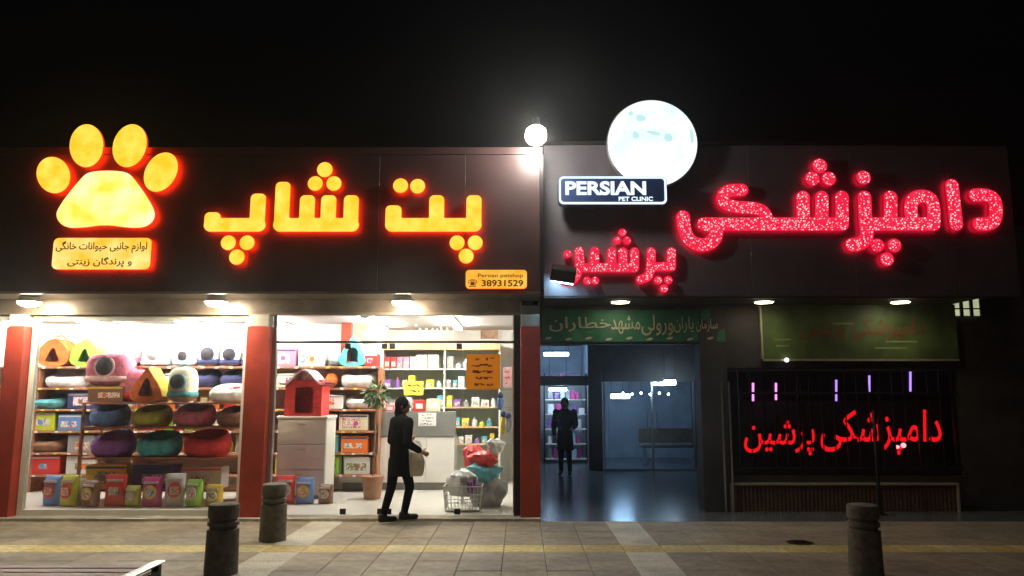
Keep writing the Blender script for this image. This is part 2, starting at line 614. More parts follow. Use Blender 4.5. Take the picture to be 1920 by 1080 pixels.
emit('halo_crimson', (1.0, .01, .04), 6)
emit('plate_face', (1.0, .50, .03), 1.25, (1.0, .74, .25), 4)
emit('red_face', (1.0, .012, .055), .95, (.95, .03, .09), 5)
emit('red_side', (.8, .004, .03), .55)
emit('led_pink', (1.0, .60, .62), 1.5)
emit('led_red', (1.0, .22, .27), 1.3)
emit('window_red', (1.0, .008, .014), 1.05)
emit('window_red_dot', (1.0, .45, .5), 1.6)
emit('globe_white', (1.0, 1.0, 1.0), 1.3, (.66, .93, .97), 2.2)
emit('globe_print', (.58, .88, .90), 1.0)
emit('globe_tint', (.80, .98, .99), 1.05, (.92, 1.0, 1.0), 9)
emit('sign_white', (.78, .92, 1.0), 1.35)
mat('sign_navy', (.02, .04, .12), .35)
emit('downlight_white', (1.0, .88, .64), 260)
emit('downlight_warm', (1.0, .90, .62), 26)
emit('bulb_white', (1.0, .96, .86), 190)
emit('flood_blue', (.42, .74, 1.0), 45)
emit('tube_white', (1.0, .975, .90), 190)
emit('cool_light', (.56, .78, 1.0), 90)
emit('cool_dim', (.20, .42, .72), 2.2)
emit('neon_pink', (1.0, .25, .9), 2.2)
emit('neon_violet', (.45, .25, 1.0), 1.6)
emit('window_glow', (.62, .64, .40), .85, (.40, .44, .24), 6)
M = MATS

# ------------------------------------------------------------------ ground and pavement
struct('ground', MB().box(-400, 400, -300, 500, -.5, -.13), M['asphalt'])
FD, GD, CD = 9.85, 10.6, 10.4            # distances of: shop fascia, shop glass, clinic fascia
bed = MB().box(-30, 30, 3.0, 10.36, -.4, -.022).box(-30, 30, 10.36, 34, -.4, -.034)
pave = struct('pavement', bed, M['pave_bed'])
PL = pave.location.copy()
PIT = .433
def slab_mesh(name, sx, sy, ms):
    mb = MB().rbox(-sx / 2, sx / 2, -sy / 2, sy / 2, -.03, 0, .004)
    me = bpy.data.meshes.new(name)
    me.from_pydata(mb.v, [], mb.f)
    me.materials.append(ms)
    return me
SLABS = [slab_mesh('paving_slab', PIT - .004, PIT - .004, M['slab%d' % i]) for i in range(4)]
LIGHT = slab_mesh('light_slab', PIT - .006, PIT - .006, M['slab_light'])
TACT = []
for i in range(3):
    mb = MB().rbox(-PIT / 2 + .003, PIT / 2 - .003, -.195, .195, -.03, 0, .004)
    for k in range(4):
        y = -.138 + k * .092
        mb.box(-PIT / 2 + .03, PIT / 2 - .03, y - .02, y + .02, -.002, .0012)
    me = bpy.data.meshes.new('tactile_tile')
    me.from_pydata(mb.v, [], mb.f)
    me.materials.append(M['tactile%d' % i])
    TACT.append(me)
def lay(name, me, x, y, z=0):
    o = bpy.data.objects.new(name, me)
    COL.objects.link(o)
    o.parent = pave
    o.location = Vector((x, y, z + random.uniform(-.0015, .0015))) - PL
    o.rotation_euler = (random.uniform(-.002, .002), random.uniform(-.002, .002), random.choice((0, math.pi)))
X0 = -2.575 - 12 * PIT                      # column grid through the light band
rows = [8.58 + .195 + PIT * (k + .5) for k in range(4)] + [8.58 - .195 - PIT * (k + .5) for k in range(3)]
for c in range(-6, 36):
    x = X0 + c * PIT
    for y in rows:
        if abs(x) > .72 * y + .45:
            continue
        me = LIGHT if c in (12, 21) else random.choice(SLABS)
        lay('light_slab' if c in (12, 21) else 'paving_slab', me, x, y)
    if abs(x) < 6.9:
        lay('tactile_tile', random.choice(TACT), x, 8.58)
yk = 8.58 + .195 + 4 * PIT                  # strip along the buildings, and more distant pavement out of view
tag(add('edge_strip', MB().box(-9.5, 9.5, yk + .004, 10.36, -.03, -.001), M['slab1'], pave, world=True))
tag(add('near_slabs', MB().box(-9.5, 9.5, 3.2, rows[-1] - PIT / 2 - .004, -.03, -.001), M['slab0'], pave, world=True))
add('kerb', MB().box(-30, 30, 2.84, 3.0, -.4, .0), M['slab2'], pave, world=True)
# a dark wet stain / drain lid on the right of the strip
dr = thing('drain_cover', 'small dark round drain cover set in the pavement beside the yellow strip', 'drain cover', (P(1505, 1022, 1).x * 8.85, 8.92, 0))
add('lid', MB().lathe([(.15, -.02), (.15, .004), (.13, .006), (.001, .006)], 24), M['black_metal'], dr, smooth=True)
for k in range(5):
    add('rib', MB().box(-.09, .09, -.085 + k * .042 - .006, -.085 + k * .042 + .006, .006, .010), M['trim_dark'], dr)

# ------------------------------------------------------------------ pet shop building
XL, XR = -10.4, P(1013, 500, FD).x          # fascia from far left to the corner
ZS = P(500, 548, FD).z                       # soffit height, ~3.0
ZT = P(500, 290, FD).z                       # fascia top
ZF = .045                                    # shop floor
shop = thing('pet_shop_building', 'single storey pet shop with dark brown fascia, red pillars and bright glass front', 'building', ((XL + XR) / 2, 10.6, 0))
def part(name, mb, m, parent, smooth=False):
    return add(name, mb, m, parent, smooth, world=True)
edges = [XL, -8.7, -7.0, -5.3, -3.6, -1.9, -.75, XR]
for a, b in zip(edges[:-1], edges[1:]):
    part('fascia_panel', MB().rbox(a + .0015, b - .0015, FD, FD + .05, ZS + .012, ZT, .004), M['fascia_brown'], shop)
part('fascia_backing', MB().box(XL, XR - .02, FD + .03, FD + .4, ZS + .03, ZT - .02), M['trim_dark'], shop)
part('cornice', MB().box(XL, XR + .03, FD - .012, FD + .42, ZT + .003, ZT + .10), M['fascia_brown'], shop)
part('corner_trim', MB().box(XR + .001, XR + .045, FD - .012, CD + .05, ZS, ZT), M['trim_dark'], shop)
part('soffit', MB().box(XL, XR, FD + .012, GD + .12, ZS - .003, ZS + .028), M['soffit_metal'], shop)
part('edge_trim', MB().box(XL, XR, FD - .012, FD + .01, ZS - .022, ZS + .011), M['soffit_metal'], shop)
ZG = P(500, 590, GD).z                       # top of the glass
part('lintel', MB().box(XL, -.02, GD - .06, GD + .1, ZG + .02, ZS - .004), M['lintel_brown'], shop)
part('lintel_ledge', MB().box(XL, -.02, GD - .10, GD + .06, ZG - .012, ZG + .019), M['soffit_metal'], shop)
part('roof', MB().box(XL, XR - .05, FD + .41, 15.2, ZS + .2, ZS + .32), M['roofing'], shop)
part('doorstep', MB().rbox(XL, XR + .02, 10.37, 10.64, -.03, ZF, .008), M['step_stone'], shop)
PD = 10.42
pil = []
for a, b in ((10, 44), (462, 504), (976, 1013)):
    pil.append((P(a, 640, PD).x, P(b, 640, PD).x))
pil.insert(0, (-10.35, -10.0))
for a, b in pil:
    zc = P(500, 612, PD).z
    p = part('pillar', MB().rbox(a, b, PD, GD + .16, ZF - .005, zc, .006), M['pillar_red'], shop)
    add('capital', MB().rbox(a + .012, b - .012, PD + .012, GD + .15, zc + .002, ZG - .014, .006), M['pillar_cap'], p, world=True)
# interior shell
struct('shop_floor', MB().box(XL, -.0, 10.641, 15.0, -.03, ZF - .002), M['shop_floor'])
ZC = 2.93
struct('shop_ceiling', MB().box(XL, .0, GD + .1, 15.0, ZC, ZC + .05), M['grey_ceiling'])
struct('wall_back', MB().box(XL, .0, 14.85, 15.0, ZF, ZC - .002), M['white_wall'])
struct('wall_right', MB().box(-.12, .24, GD + .165, 14.845, ZF, ZC - .002), M['white_wall'])
struct('wall_left', MB().box(XL, XL + .12, GD + .165, 14.845, ZF, ZC - .002), M['white_wall'])
# glazing: two display windows, and the entrance with a transom
def glaze(x0, x1, z0, z1, fr=.05, fm='frame_white', parent=None, y=GD):
    wd = add('window', MB().box(x0 + fr, x1 - fr, y - .005, y + .005, z0 + fr, z1 - fr), M['pane_glass'], parent, world=True)
    f = MB().box(x0, x0 + fr, y - .035, y + .035, z0, z1).box(x1 - fr, x1, y - .035, y + .035, z0, z1)
    f.box(x0 + fr + .001, x1 - fr - .001, y - .034, y + .034, z0, z0 + fr).box(x0 + fr + .001, x1 - fr - .001, y - .034, y + .034, z1 - fr, z1)
    add('frame', f, M[fm], wd, world=True)
    return wd
glaze(pil[0][1] + .01, pil[1][0] - .01, ZF, ZG - .014, .06, parent=shop)
glaze(pil[1][1] + .02, pil[2][0] - .01, ZF, ZG - .014, .075, parent=shop)
ex0, ex1 = pil[2][1] + .01, P(964, 700, GD).x
ZH = P(700, 641, GD).z
part('transom_bar', MB().box(ex0 + .05, ex1, GD - .03, GD + .03, ZH - .018, ZH + .012), M['trim_dark'], shop)
part('jamb', MB().box(ex0, ex0 + .05, GD - .04, GD + .04, ZF, ZG - .014), M['frame_alu'], shop)
part('jamb', MB().box(ex1, pil[3][0] - .002, GD - .04, GD + .04, ZF, ZG - .014), M['trim_dark'], shop)
px = lambda v: P(v, 760, GD).x
part('transom_pane', MB().box(ex0 + .05, ex1, GD - .005, GD + .005, ZH + .012, ZG - .014), M['pane_glass'], shop)
for a, b, nm in ((512, 640, 'fixed_pane'), (643, 724, 'glass_door'), (727, 866, 'glass_door'), (869, 963, 'fixed_pane')):
    x0, x1 = px(a) if a > 512 else ex0 + .05, px(b) if b < 963 else ex1
    z0 = ZF + .012 if nm == 'glass_door' else ZF
    d = part(nm, MB().box(x0, x1, GD - .006, GD + .006, z0, ZH - .02), M['pane_glass'], shop)
    if nm == 'glass_door':
        for xx in (x0 + .005, x1 - .085):
            for zz in (z0 + .002, ZH - .10):
                add('patch_fitting', MB().rbox(xx, xx + .08, GD - .018, GD + .018, zz, zz + .075, .004), M['black_metal'], d, world=True)
        hx = x1 - .10 if a == 643 else x0 + .06
        add('pull_handle', MB().tube((hx, GD - .05, .85), (hx, GD - .05, 1.25), .012).tube((hx, GD - .05, .9), (hx, GD, .9), .008).tube((hx, GD - .05, 1.2), (hx, GD, 1.2), .008), M['steel'], d, world=True)
# faint white lettering stuck on the transom glass
a, b = XZ(770, 634, GD), XZ(852, 604, GD)
t = add('window_lettering', lettering(arabic('پرشین'), a[0], b[0], a[1], b[1], GD - .009, .002), M['paper'])
tag(t, 'faint white lettering stuck on the transom glass above the shop door', 'lettering')

# ------------------------------------------------------------------ signs on the pet shop fascia
SY = FD - .105                                # front of the lit faces
def pxpt(pts, D):
    return [XZ(x, y, D) for x, y in pts]
paw = thing('paw_sign', 'giant glowing yellow paw print sign on the brown fascia', 'sign', P(198, 428, SY))
for cx, cy, rx, ry, rot in ((100, 328, 30, 37, 32), (162, 273, 31.5, 42, 8), (243, 273, 31.5, 42, -8), (301.5, 322.5, 29.5, 39.5, -24)):
    c = XZ(cx, cy, SY)
    s = 1 / ppm(cy, SY)
    part('toe', plate([ellipse(c[0], c[1], rx * s, ry * s, rot)], SY, .045), [M['yellow_face'], M['orange_side'], M['halo_red']], paw)
pad = [(170, 320), (234, 320), (252, 334), (291, 392), (289, 414), (271, 427), (240, 427), (198, 421), (155, 427), (123, 427), (106, 412), (106, 392), (151, 334)]
part('pad', plate([chaikin(pxpt(pad, SY), 3, True)], SY, .045), [M['pad_face'], M['orange_side'], M['halo_red']], paw)
def wall_studs(parent, pts, D0, D1):
    for x, y in pts:
        c = P(x, y, D0)
        part('standoff', MB().tube((c.x, D0, c.z), (c.x, D1, c.z), .012), M['black_metal'], parent)
wall_studs(paw, ((100, 328), (162, 273), (243, 273), (301, 322), (150, 400), (245, 400)), FD - .061, FD + .002)

pl = thing('supplies_plate', 'yellow lit plate with two lines of dark script below the paw print', 'sign', P(190, 504, SY))
a, b = XZ(96, 505, SY), XZ(285, 446, SY)
part('lightbox', plate([rrect(a[0], b[0], a[1], b[1], .07)], SY, .06), [M['plate_face'], M['orange_side'], M['halo_red']], pl)
a, b = XZ(104, 475, SY), XZ(277, 452, SY)
small(part('text_line', lettering(arabic('لوازم جانبی حیوانات خانگی'), a[0], b[0], a[1], b[1], SY - .005, .004, .012), M['ink'], pl))
a, b = XZ(126, 501, SY), XZ(248, 482, SY)
small(part('text_line', lettering(arabic('و پرندگان زینتی'), a[0], b[0], a[1], b[1], SY - .005, .004, .012), M['ink'], pl))

def word(name, label, letters, D, rad, mats, depth, parent=None, dotr=None, led=None):
    "letters: lists of strokes in photo pixels; each connected letter group and each dot is a part"
    root = thing(name, label, 'sign')
    parts = []
    for nm, strokes in letters:
        sh = []
        for st in strokes:
            if st[0] == 'b':
                p0, p1 = XZ(st[1], st[4], D), XZ(st[2], st[3], D)
                s = 1 / ppm(400, D)
                sh.append(('b', p0[0], p1[0], p0[1], p1[1], st[5] * s))
            else:
                r = (st[2] if len(st) > 2 else rad) / ppm(st[1][0][1], D)
                pts = pxpt(st[1], D)
                if len(pts) > 2 and st[0] == 'k':
                    pts = chaikin(pts, 2)
                sh.append(('c', pts, r))
        parts.append((nm, sh))
    bb = [bounds(s) for _, s in parts]
    root.location = ((min(q[0] for q in bb) + max(q[1] for q in bb)) / 2, D, min(q[2] for q in bb))
    for nm, sh in parts:
        add(nm, plate(outline(sh), D, depth), mats, root, world=True)
    if led:
        sp, off, ms = led
        for mi, m in enumerate(ms):
            rnd = random.Random(5 + mi)
            mb = MB()
            for nm, sh in parts:
                x0, x1, z0, z1 = bounds(sh)
                j = 0
                z = z0
                while z < z1:
                    x = x0 + (sp / 2 if j % 2 else 0)
                    while x < x1:
                        q = (x + rnd.uniform(-.35, .35) * sp, z + rnd.uniform(-.35, .35) * sp)
                        hit = rnd.random() < (.42 if mi == 0 else .40)
                        if hit and sdf(sh, np.array([q[0]]), np.array([q[1]]))[0] < -off:
                            rr = sp * rnd.uniform(.17, .34)
                            mb.lathe([(rr, 0), (rr * .8, rr * .6), (rr * .25, rr)], 6, (q[0], D - .001, q[1]), axis='y')
                        x += sp
                    z += sp * .87
                    j += 1
            o = add('led_bulbs', mb, m, root, world=True)
            o['kind'] = 'stuff'
    return root
dot = lambda x, y, r: ('dot', [('c', [(x, y)], r)])
B = lambda x0, x1, y0, y1, r=9: ('b', x0, x1, y0, y1, r)
word('yellow_lettering', 'big glowing yellow script letters on the brown fascia beside the paw', [
    ('letter', [B(382, 414, 398, 430), ('c', [(395, 421.5), (485, 421.5)], 13), B(467, 499, 363, 430)]),
    ('letter', [B(513, 545, 341, 430), ('c', [(525, 421.5), (660, 421.5)], 13), B(560, 591, 366, 430), B(600, 631, 366, 430), B(643, 673, 366, 430)]),
    ('letter', [B(722, 753, 385, 430), ('c', [(735, 421.5), (890, 421.5)], 13), B(804, 833, 366, 430), B(874, 903, 366, 430)]),
    dot(609, 318, 14.5), dot(591, 344, 14), dot(626, 344, 14), dot(751, 348, 14), dot(783, 349, 14), dot(857, 455, 14), dot(891, 455, 14), dot(874, 480, 14), dot(428, 455, 14), dot(463, 455, 14), dot(444, 482, 14.5)],
    SY, 13, [M['yellow_face'], M['orange_side'], M['halo_red']], .045)

ph = thing('phone_plate', 'small orange lit plate with the phone number at the fascia corner', 'sign', P(931, 541, SY))
a, b = XZ(873, 541, SY), XZ(988, 506, SY)
part('lightbox', plate([rrect(a[0], b[0], a[1], b[1], .045)], SY, .06), [emit('phone_face', (1.0, .40, .02), 1.05, (1.0, .58, .08), 5), M['orange_side']], ph)
mat('ink_brown', (.20, .07, .0), .8)
mat('ink_red', (.55, .05, .02), .8)
a, b = XZ(903, 537, SY), XZ(981, 525, SY)
small(part('text_line', lettering('38931529', a[0], b[0], a[1], b[1], SY - .005, .004, .02), M['ink_brown'], ph))
a, b = XZ(896, 522, SY), XZ(981, 513, SY)
small(part('text_line', lettering('Persian petshop', a[0], b[0], a[1], b[1], SY - .005, .004, .01), M['ink_brown'], ph))
a, b = XZ(877, 539, SY), XZ(895, 524, SY)
part('phone_symbol', lettering('☎', a[0], b[0], a[1], b[1], SY - .005, .004, .02), M['ink_red'], ph)

# ------------------------------------------------------------------ lamps under the shop soffit and at the corner
drop = {55: 'left most, over the first red pillar', 405: 'over the display window', 755: 'over the glass doors'}
for k, pxx in enumerate((55, 405, 755)):
    c = P(pxx, 568, 10.2)
    L = thing('soffit_lamp', ('round white lamp under the shop soffit, leftmost, beside the left red pillar', 'round white lamp under the shop soffit over the display window of pet beds', 'round white lamp under the shop soffit above the glass doors')[k], 'lamp', (c.x, 10.2, ZS - .003), group='lamps under the pet shop soffit')
    add('housing', MB().lathe([(.10, 0), (.125, -.02), (.13, -.05), (.155, -.075), (.155, -.085), (.14, -.086)][::-1], 28), M['frame_white'], L, smooth=True)
    add('diffuser', MB().lathe([(.138, -.082), (.128, -.112), (.09, -.135), (.04, -.146), (.002, -.148)][::-1], 28), M['downlight_white'], L, smooth=True)
c = P(1005, 253, 9.38)
fl = thing('corner_bulb_lamp', 'bare glaring white bulb on an arm at the corner of the fascia top', 'lamp', (c.x, FD + .1, ZT + .1))
part('arm', MB().tube((c.x, FD + .15, ZT + .10), (c.x, FD + .15, c.z + .24), .016).tube((c.x, FD + .15, c.z + .23), (c.x, 9.38, c.z + .23), .016), M['black_metal'], fl)
part('socket', MB().lathe([(.045, .23), (.05, .17), (.06, .11)][::-1], 16, (c.x, 9.38, c.z)), M['black_metal'], fl, True)
part('bulb', MB().lathe([(.055, .115), (.115, .07), (.135, 0), (.12, -.07), (.07, -.12), (.002, -.135)][::-1], 20, (c.x, 9.38, c.z)), M['bulb_white'], fl, True)
part('base_plate', MB().box(c.x - .07, c.x + .07, FD + .08, FD + .22, ZT + .101, ZT + .115), M['black_metal'], fl)

# ------------------------------------------------------------------ clinic building
CX0, CX1 = XR + .06, P(1900, 400, CD).x
CZS, CZT = P(1500, 557, CD).z, P(1500, 272, CD).z
WD = 11.25                                   # wall under the fascia
BD = 17.3                                    # back of the lobby
clinic = thing('clinic_building', 'dark fronted pet clinic with grey fascia and open lobby', 'building', ((CX0 + CX1) / 2, 10.6, 0))
ed = [CX0, 1.75, 3.2, 4.65, 6.0, CX1]
for a, b in zip(ed[:-1], ed[1:]):
    part('fascia_panel', MB().rbox(a + .0015, b - .0015, CD, CD + .05, CZS + .01, CZT, .004), M['fascia_grey'], clinic)
part('fascia_backing', MB().box(CX0, CX1 - .02, CD + .03, CD + .4, CZS + .03, CZT - .02), M['trim_dark'], clinic)
part('fascia_cap', MB().box(CX0, CX1 + .02, CD - .03, CD + .42, CZT + .003, CZT + .05), M['trim_dark'], clinic)
part('soffit', MB().box(CX0, P(1776, 560, WD).x, CD + .012, WD + .02, CZS - .012, CZS + .02), M['clinic_wall'], clinic)
part('roof', MB().box(CX0, CX1, CD + .41, 21.0, CZS + .2, CZS + .32), M['roofing'], clinic)
wx = lambda v, y=760: P(v, y, WD).x
ZD = P(1150, 645, WD).z                      # underside of the entrance header
part('header', MB().box(.26, wx(1313), WD, WD + .22, ZD, CZS - .014), M['clinic_wall'], clinic)
part('column', MB().rbox(wx(1313) + .002, wx(1364), WD - .05, WD + .3, -.03, CZS - .014, .01), M['clinic_wall'], clinic)
wz0, wz1 = P(1500, 893, WD).z, P(1500, 690, WD).z
part('wall_under_window', MB().box(wx(1364) + .002, wx(1800), WD + .02, WD + .25, -.03, wz0), M['clinic_wall'], clinic)
part('wall_over_window', MB().box(wx(1364) + .002, wx(1800), WD + .02, WD + .25, wz1, CZS - .014), M['clinic_wall'], clinic)
part('wall_right', MB().box(wx(1800) + .002, 9.5, WD + .01, WD + .25, -.03, CZS + 1.2), M['clinic_wall'], clinic)
# the ribbed panel below the window
rp = thing('ribbed_panel', 'low dark brown ribbed panel with a pale frame under the clinic window', 'panel', (wx(1580, 940), WD - .02, -.02))
x0, x1, z0, z1 = P(1370, 940, WD - .06).x, P(1800, 940, WD - .06).x, -.02, P(1500, 906, WD - .06).z
part('board', MB().box(x0 + .03, x1 - .03, WD - .02, WD + .018, z0, z1 - .03), M['panel_brown'], rp)
mb = MB()
xx = x0 + .06
while xx < x1 - .06:
    mb.box(xx, xx + .03, WD - .04, WD - .021, z0 + .01, z1 - .04)
    xx += .058
o = part('ribs', mb, M['panel_brown'], rp)
o['kind'] = 'stuff'
part('frame_rail', MB().box(x0, x1, WD - .07, WD + .018, z1 - .028, z1), M['board_frame'], rp)
part('frame_post', MB().box(x0, x0 + .028, WD - .07, WD + .018, z0, z1 - .03), M['board_frame'], rp)
part('frame_post', MB().box(x1 - .028, x1, WD - .07, WD + .018, z0, z1 - .03), M['board_frame'], rp)
# window: frame, pane, grille bars, blind behind
wd = part('window', MB().box(wx(1366), wx(1799), WD + .12, WD + .13, wz0 + .01, wz1 - .01), M['pane_glass'], clinic)
f = MB()
for a in (1366, 1508, 1652, 1795):
    f.box(wx(a), wx(a) + .045, WD + .10, WD + .15, wz0 + .05, wz1 - .05)
f.box(wx(1366), wx(1799), WD + .098, WD + .152, wz0 + .003, wz0 + .049).box(wx(1366), wx(1799), WD + .098, WD + .152, wz1 - .049, wz1 - .003)
add('frame', f, M['trim_dark'], wd, world=True)
gr = thing('window_grille', 'black vertical bar grille across the clinic window', 'grille', (wx(1580), WD - .01, wz0))
for k in range(19):
    xx = wx(1385) + k * (wx(1785) - wx(1385)) / 18
    part('bar', MB().box(xx - .005, xx + .005, WD - .012, WD + .010, wz0 + .02, wz1 + .02), M['black_metal'], gr)
for z in (wz0 + .12, P(1500, 737, WD).z, wz1 - .03):
    part('rail', MB().box(wx(1368), wx(1797), WD - .026, WD - .013, z - .018, z + .018), M['black_metal'], gr)
bl = thing('vertical_blind', 'dim beige vertical blind hanging inside the clinic window', 'blind', (wx(1560), WD + .55, .9))
for k in range(17):
    xx = P(1392 + k * 22, 800, WD + .55).x
    o = part('slat', MB().box(xx, xx + .15, WD + .55 + (k % 2) * .012, WD + .556 + (k % 2) * .012, P(1500, 880, WD + .55).z, P(1500, 752, WD + .55).z), M['blind'], bl)
part('head_rail', MB().box(P(1390, 750, WD + .55).x, P(1770, 750, WD + .55).x, WD + .52, WD + .6, P(1500, 751, WD + .55).z, P(1500, 745, WD + .55).z), M['trim_dark'], bl)
# inside the clinic: room behind the window, lobby, back wall
struct('lobby_floor', MB().box(.26, 9.4, 10.37, 21.0, -.03, .002), M['lobby_floor'])
struct('lobby_ceiling', MB().box(.26, 9.4, WD + .221, 21.0, CZS, CZS + .05), M['clinic_wall'])
struct('wall_lobby_right', MB().box(4.6, 4.72, WD + 1.01, 20.9, .003, CZS - .002), M['clinic_wall'])
struct('wall_room_back', MB().box(2.9, 9.3, WD + .9, WD + 1.0, .003, CZS - .002), M['clinic_wall'])
bx = lambda v, y=800: P(v, y, BD).x
bz = lambda v: P(1100, v, BD).z
back = thing('lobby_partition', 'dark partition at the end of the blue lit lobby with glazed opening', 'partition', (bx(1160), BD, 0))
part('column', MB().rbox(bx(1103), bx(1129), BD - .12, BD + .12, .003, CZS - .002, .01), M['clinic_wall'], back)
part('header', MB().box(bx(1129) + .002, bx(1330), BD - .06, BD + .08, bz(716), CZS - .003), M['clinic_wall'], back)
part('side_wall', MB().box(bx(1308), bx(1330), BD - .05, BD + .07, .003, bz(716) - .003), M['clinic_wall'], back)
part('crossbar', MB().box(.27, bx(1103) - .002, BD - .06, BD + .08, bz(723), bz(705)), M['black_metal'], back)
part('transom_pane', MB().box(.27, bx(1103) - .002, BD - .005, BD + .005, bz(705) + .002, CZS - .01), M['lobby_glass'], back)
gp = part('glass_pane', MB().box(bx(1131), bx(1306), BD - .006, BD + .006, .04, bz(716) - .004), M['lobby_glass'], back)
for a in (1131, 1222, 1300):
    add('mullion', MB().box(bx(a), bx(a) + .04, BD - .03, BD + .03, .041, bz(716) - .004), M['frame_alu'], gp, world=True)
add('sill', MB().box(bx(1131), bx(1306), BD - .04, BD + .04, .003, .040), M['frame_alu'], gp, world=True)
struct('wall_far', MB().box(.26, 9.3, 20.8, 20.95, .003, CZS - .002), M['lobby_wall'])
struct('wall_far_left', MB().box(.245, .259, GD + .2, 20.9, .003, CZS - .002), M['lobby_wall'])
struct('wall_between', MB().box(bx(1114), bx(1114) + .06, BD + .13, 20.79, .003, CZS - .003), M['lobby_wall'])
def strip(name, label, p0, p1, r, m, hang=None):
    t = thing(name, label, 'lamp', tuple((Vector(p0) + Vector(p1)) / 2))
    part('tube', MB().tube(p0, p1, r, n=8), M[m], t)
    d = Vector((0, .012 + r, 0))
    hz = abs(p0[2] - p1[2]) < .01
    o = Vector((0, 0, r + .006)) if hz else d
    if hz:
        part('batten', MB().box(min(p0[0], p1[0]) - .02, max(p0[0], p1[0]) + .02, p0[1] - .03, p0[1] + .03, p0[2] + r + .001, p0[2] + r + .04), M['trim_dark'], t)
        if hang:
            for q in (p0, p1):
                part('hanger', MB().tube((q[0], q[1], q[2] + r + .04), (q[0], q[1], hang), .006, n=6), M['trim_dark'], t)
    else:
        part('mount', MB().box(p0[0] - .02, p0[0] + .02, p0[1] + r + .001, p0[1] + r + .03, min(p0[2], p1[2]), max(p0[2], p1[2])), M['trim_dark'], t)
    return t
a, b = P(1146, 743, 18.2), P(1180, 743, 18.2)  # added tube, stands in for a light bar reflected in the glass
strip('tube_lamp', 'short cyan white tube added behind the lobby glass as a reflected light', a, b, .05, 'cool_light', CZS)
a, b = P(1246, 717, 16.6), P(1266, 717, 16.6)
strip('tube_lamp', 'small bright blue white lamp high in the lobby near its right end', a, b, .05, 'cool_light', CZS)
a, b = P(1020, 664, 18.6), P(1066, 664, 18.6)
strip('tube_lamp', 'blue white tube lamp behind the transom at the lobby left', a, b, .04, 'cool_light', CZS)
a, b = P(1030, 730, 18.4), P(1062, 730, 18.4)
strip('tube_lamp', 'cool tube lamp inside the small stall behind the standing person', a, b, .03, 'cool_light', CZS)
for k in range(6):
    c = P(1168 + k * 17, 737 + (k % 2) * 2, 18.0)
    s = thing('string_bulb', 'tiny blue white bulb in the row behind the lobby glass', 'bulb', c, group='row of tiny bulbs behind the lobby glass')
    add('globe', MB().ball((0, 0, 0), .022, 8, 6), M['cool_light'], s)
    add('cord', MB().tube((0, 0, .02), (0, 0, CZS - c.z), .004, n=5), M['black_metal'], s)
# a stall of small goods behind the standing person
st = thing('stall_shelf', 'narrow shelf of small goods at the far end of the lobby', 'shelf', (bx(1060), 19.2, 0))
sx0, sx1 = P(1022, 800, 19.2).x, P(1098, 800, 19.2).x
for k in range(6):
    part('shelf_board', MB().box(sx0, sx1, 19.0, 19.4, .1 + k * .36, .125 + k * .36), M['shelf_white'], st)
part('upright', MB().box(sx0 - .03, sx0 - .002, 19.0, 19.4, .003, 2.2), M['trim_dark'], st)
part('upright', MB().box(sx1 + .002, sx1 + .03, 19.0, 19.4, .003, 2.2), M['trim_dark'], st)
for k in range(6):
    xx = sx0 + .06
    while xx < sx1 - .12:
        ww, hh = random.uniform(.07, .16), random.uniform(.10, .28)
        cn = random.choice(['white', 'purple', 'pale_blue', 'white', 'grey', 'magenta', 'navy'])
        o = add('boxed_good', MB().rbox(xx, xx + ww, 19.04, 19.2, .126 + k * .36, .126 + k * .36 + hh, .008), M['plastic_' + cn])
        tag(o, 'small %s box on the %s stall shelf behind the standing person' % (cn.replace('_', ' '), ('lowest', 'second', 'third', 'fourth', 'fifth', 'topmost')[k]), 'box', 'goods on the lobby stall shelf')
        xx += ww + random.uniform(.01, .06)

wb = thing('waiting_bench', 'low dark waiting bench behind the lobby glass', 'bench', (P(1255, 850, 18.9).x, 18.9, .003))
add('seat', MB().rbox(-.7, .7, -.22, .22, .40, .46, .015), M['panel_brown'], wb)
add('backrest', MB().rbox(-.7, .7, .20, .25, .50, .85, .015), M['panel_brown'], wb)
for sx in (-.6, .6):
    add('leg', MB().box(sx - .02, sx + .02, -.2, .24, 0, .399), M['steel'], wb)
for a in (1214, 1232):
    add('pull_handle', MB().tube((bx(a), BD - .05, .8), (bx(a), BD - .05, 1.3), .014).tube((bx(a), BD - .05, .85), (bx(a), BD, .85), .008).tube((bx(a), BD - .05, 1.25), (bx(a), BD, 1.25), .008), M['steel'], gp, world=True)
# downlights of the clinic
for k, (pxx, nm) in enumerate(((1163, 'flat round downlight under the clinic soffit over the green banner'), (1432, 'flat round downlight at the left end of the green board'), (1688, 'flat round downlight over the right half of the green board'))):
    c = P(pxx, 563, 10.72)
    L = thing('downlight', nm, 'lamp', (c.x, 10.72, CZS - .012), group='downlights under the clinic soffit')
    add('rim', MB().lathe([(.15, 0), (.15, -.016), (.125, -.022), (.125, 0)][::-1], 28), M['frame_white'], L, smooth=True)
    add('diffuser', MB().lathe([(.124, -.010), (.123, -.028), (.06, -.034), (.002, -.035)][::-1], 28), M['downlight_warm'], L, smooth=True)

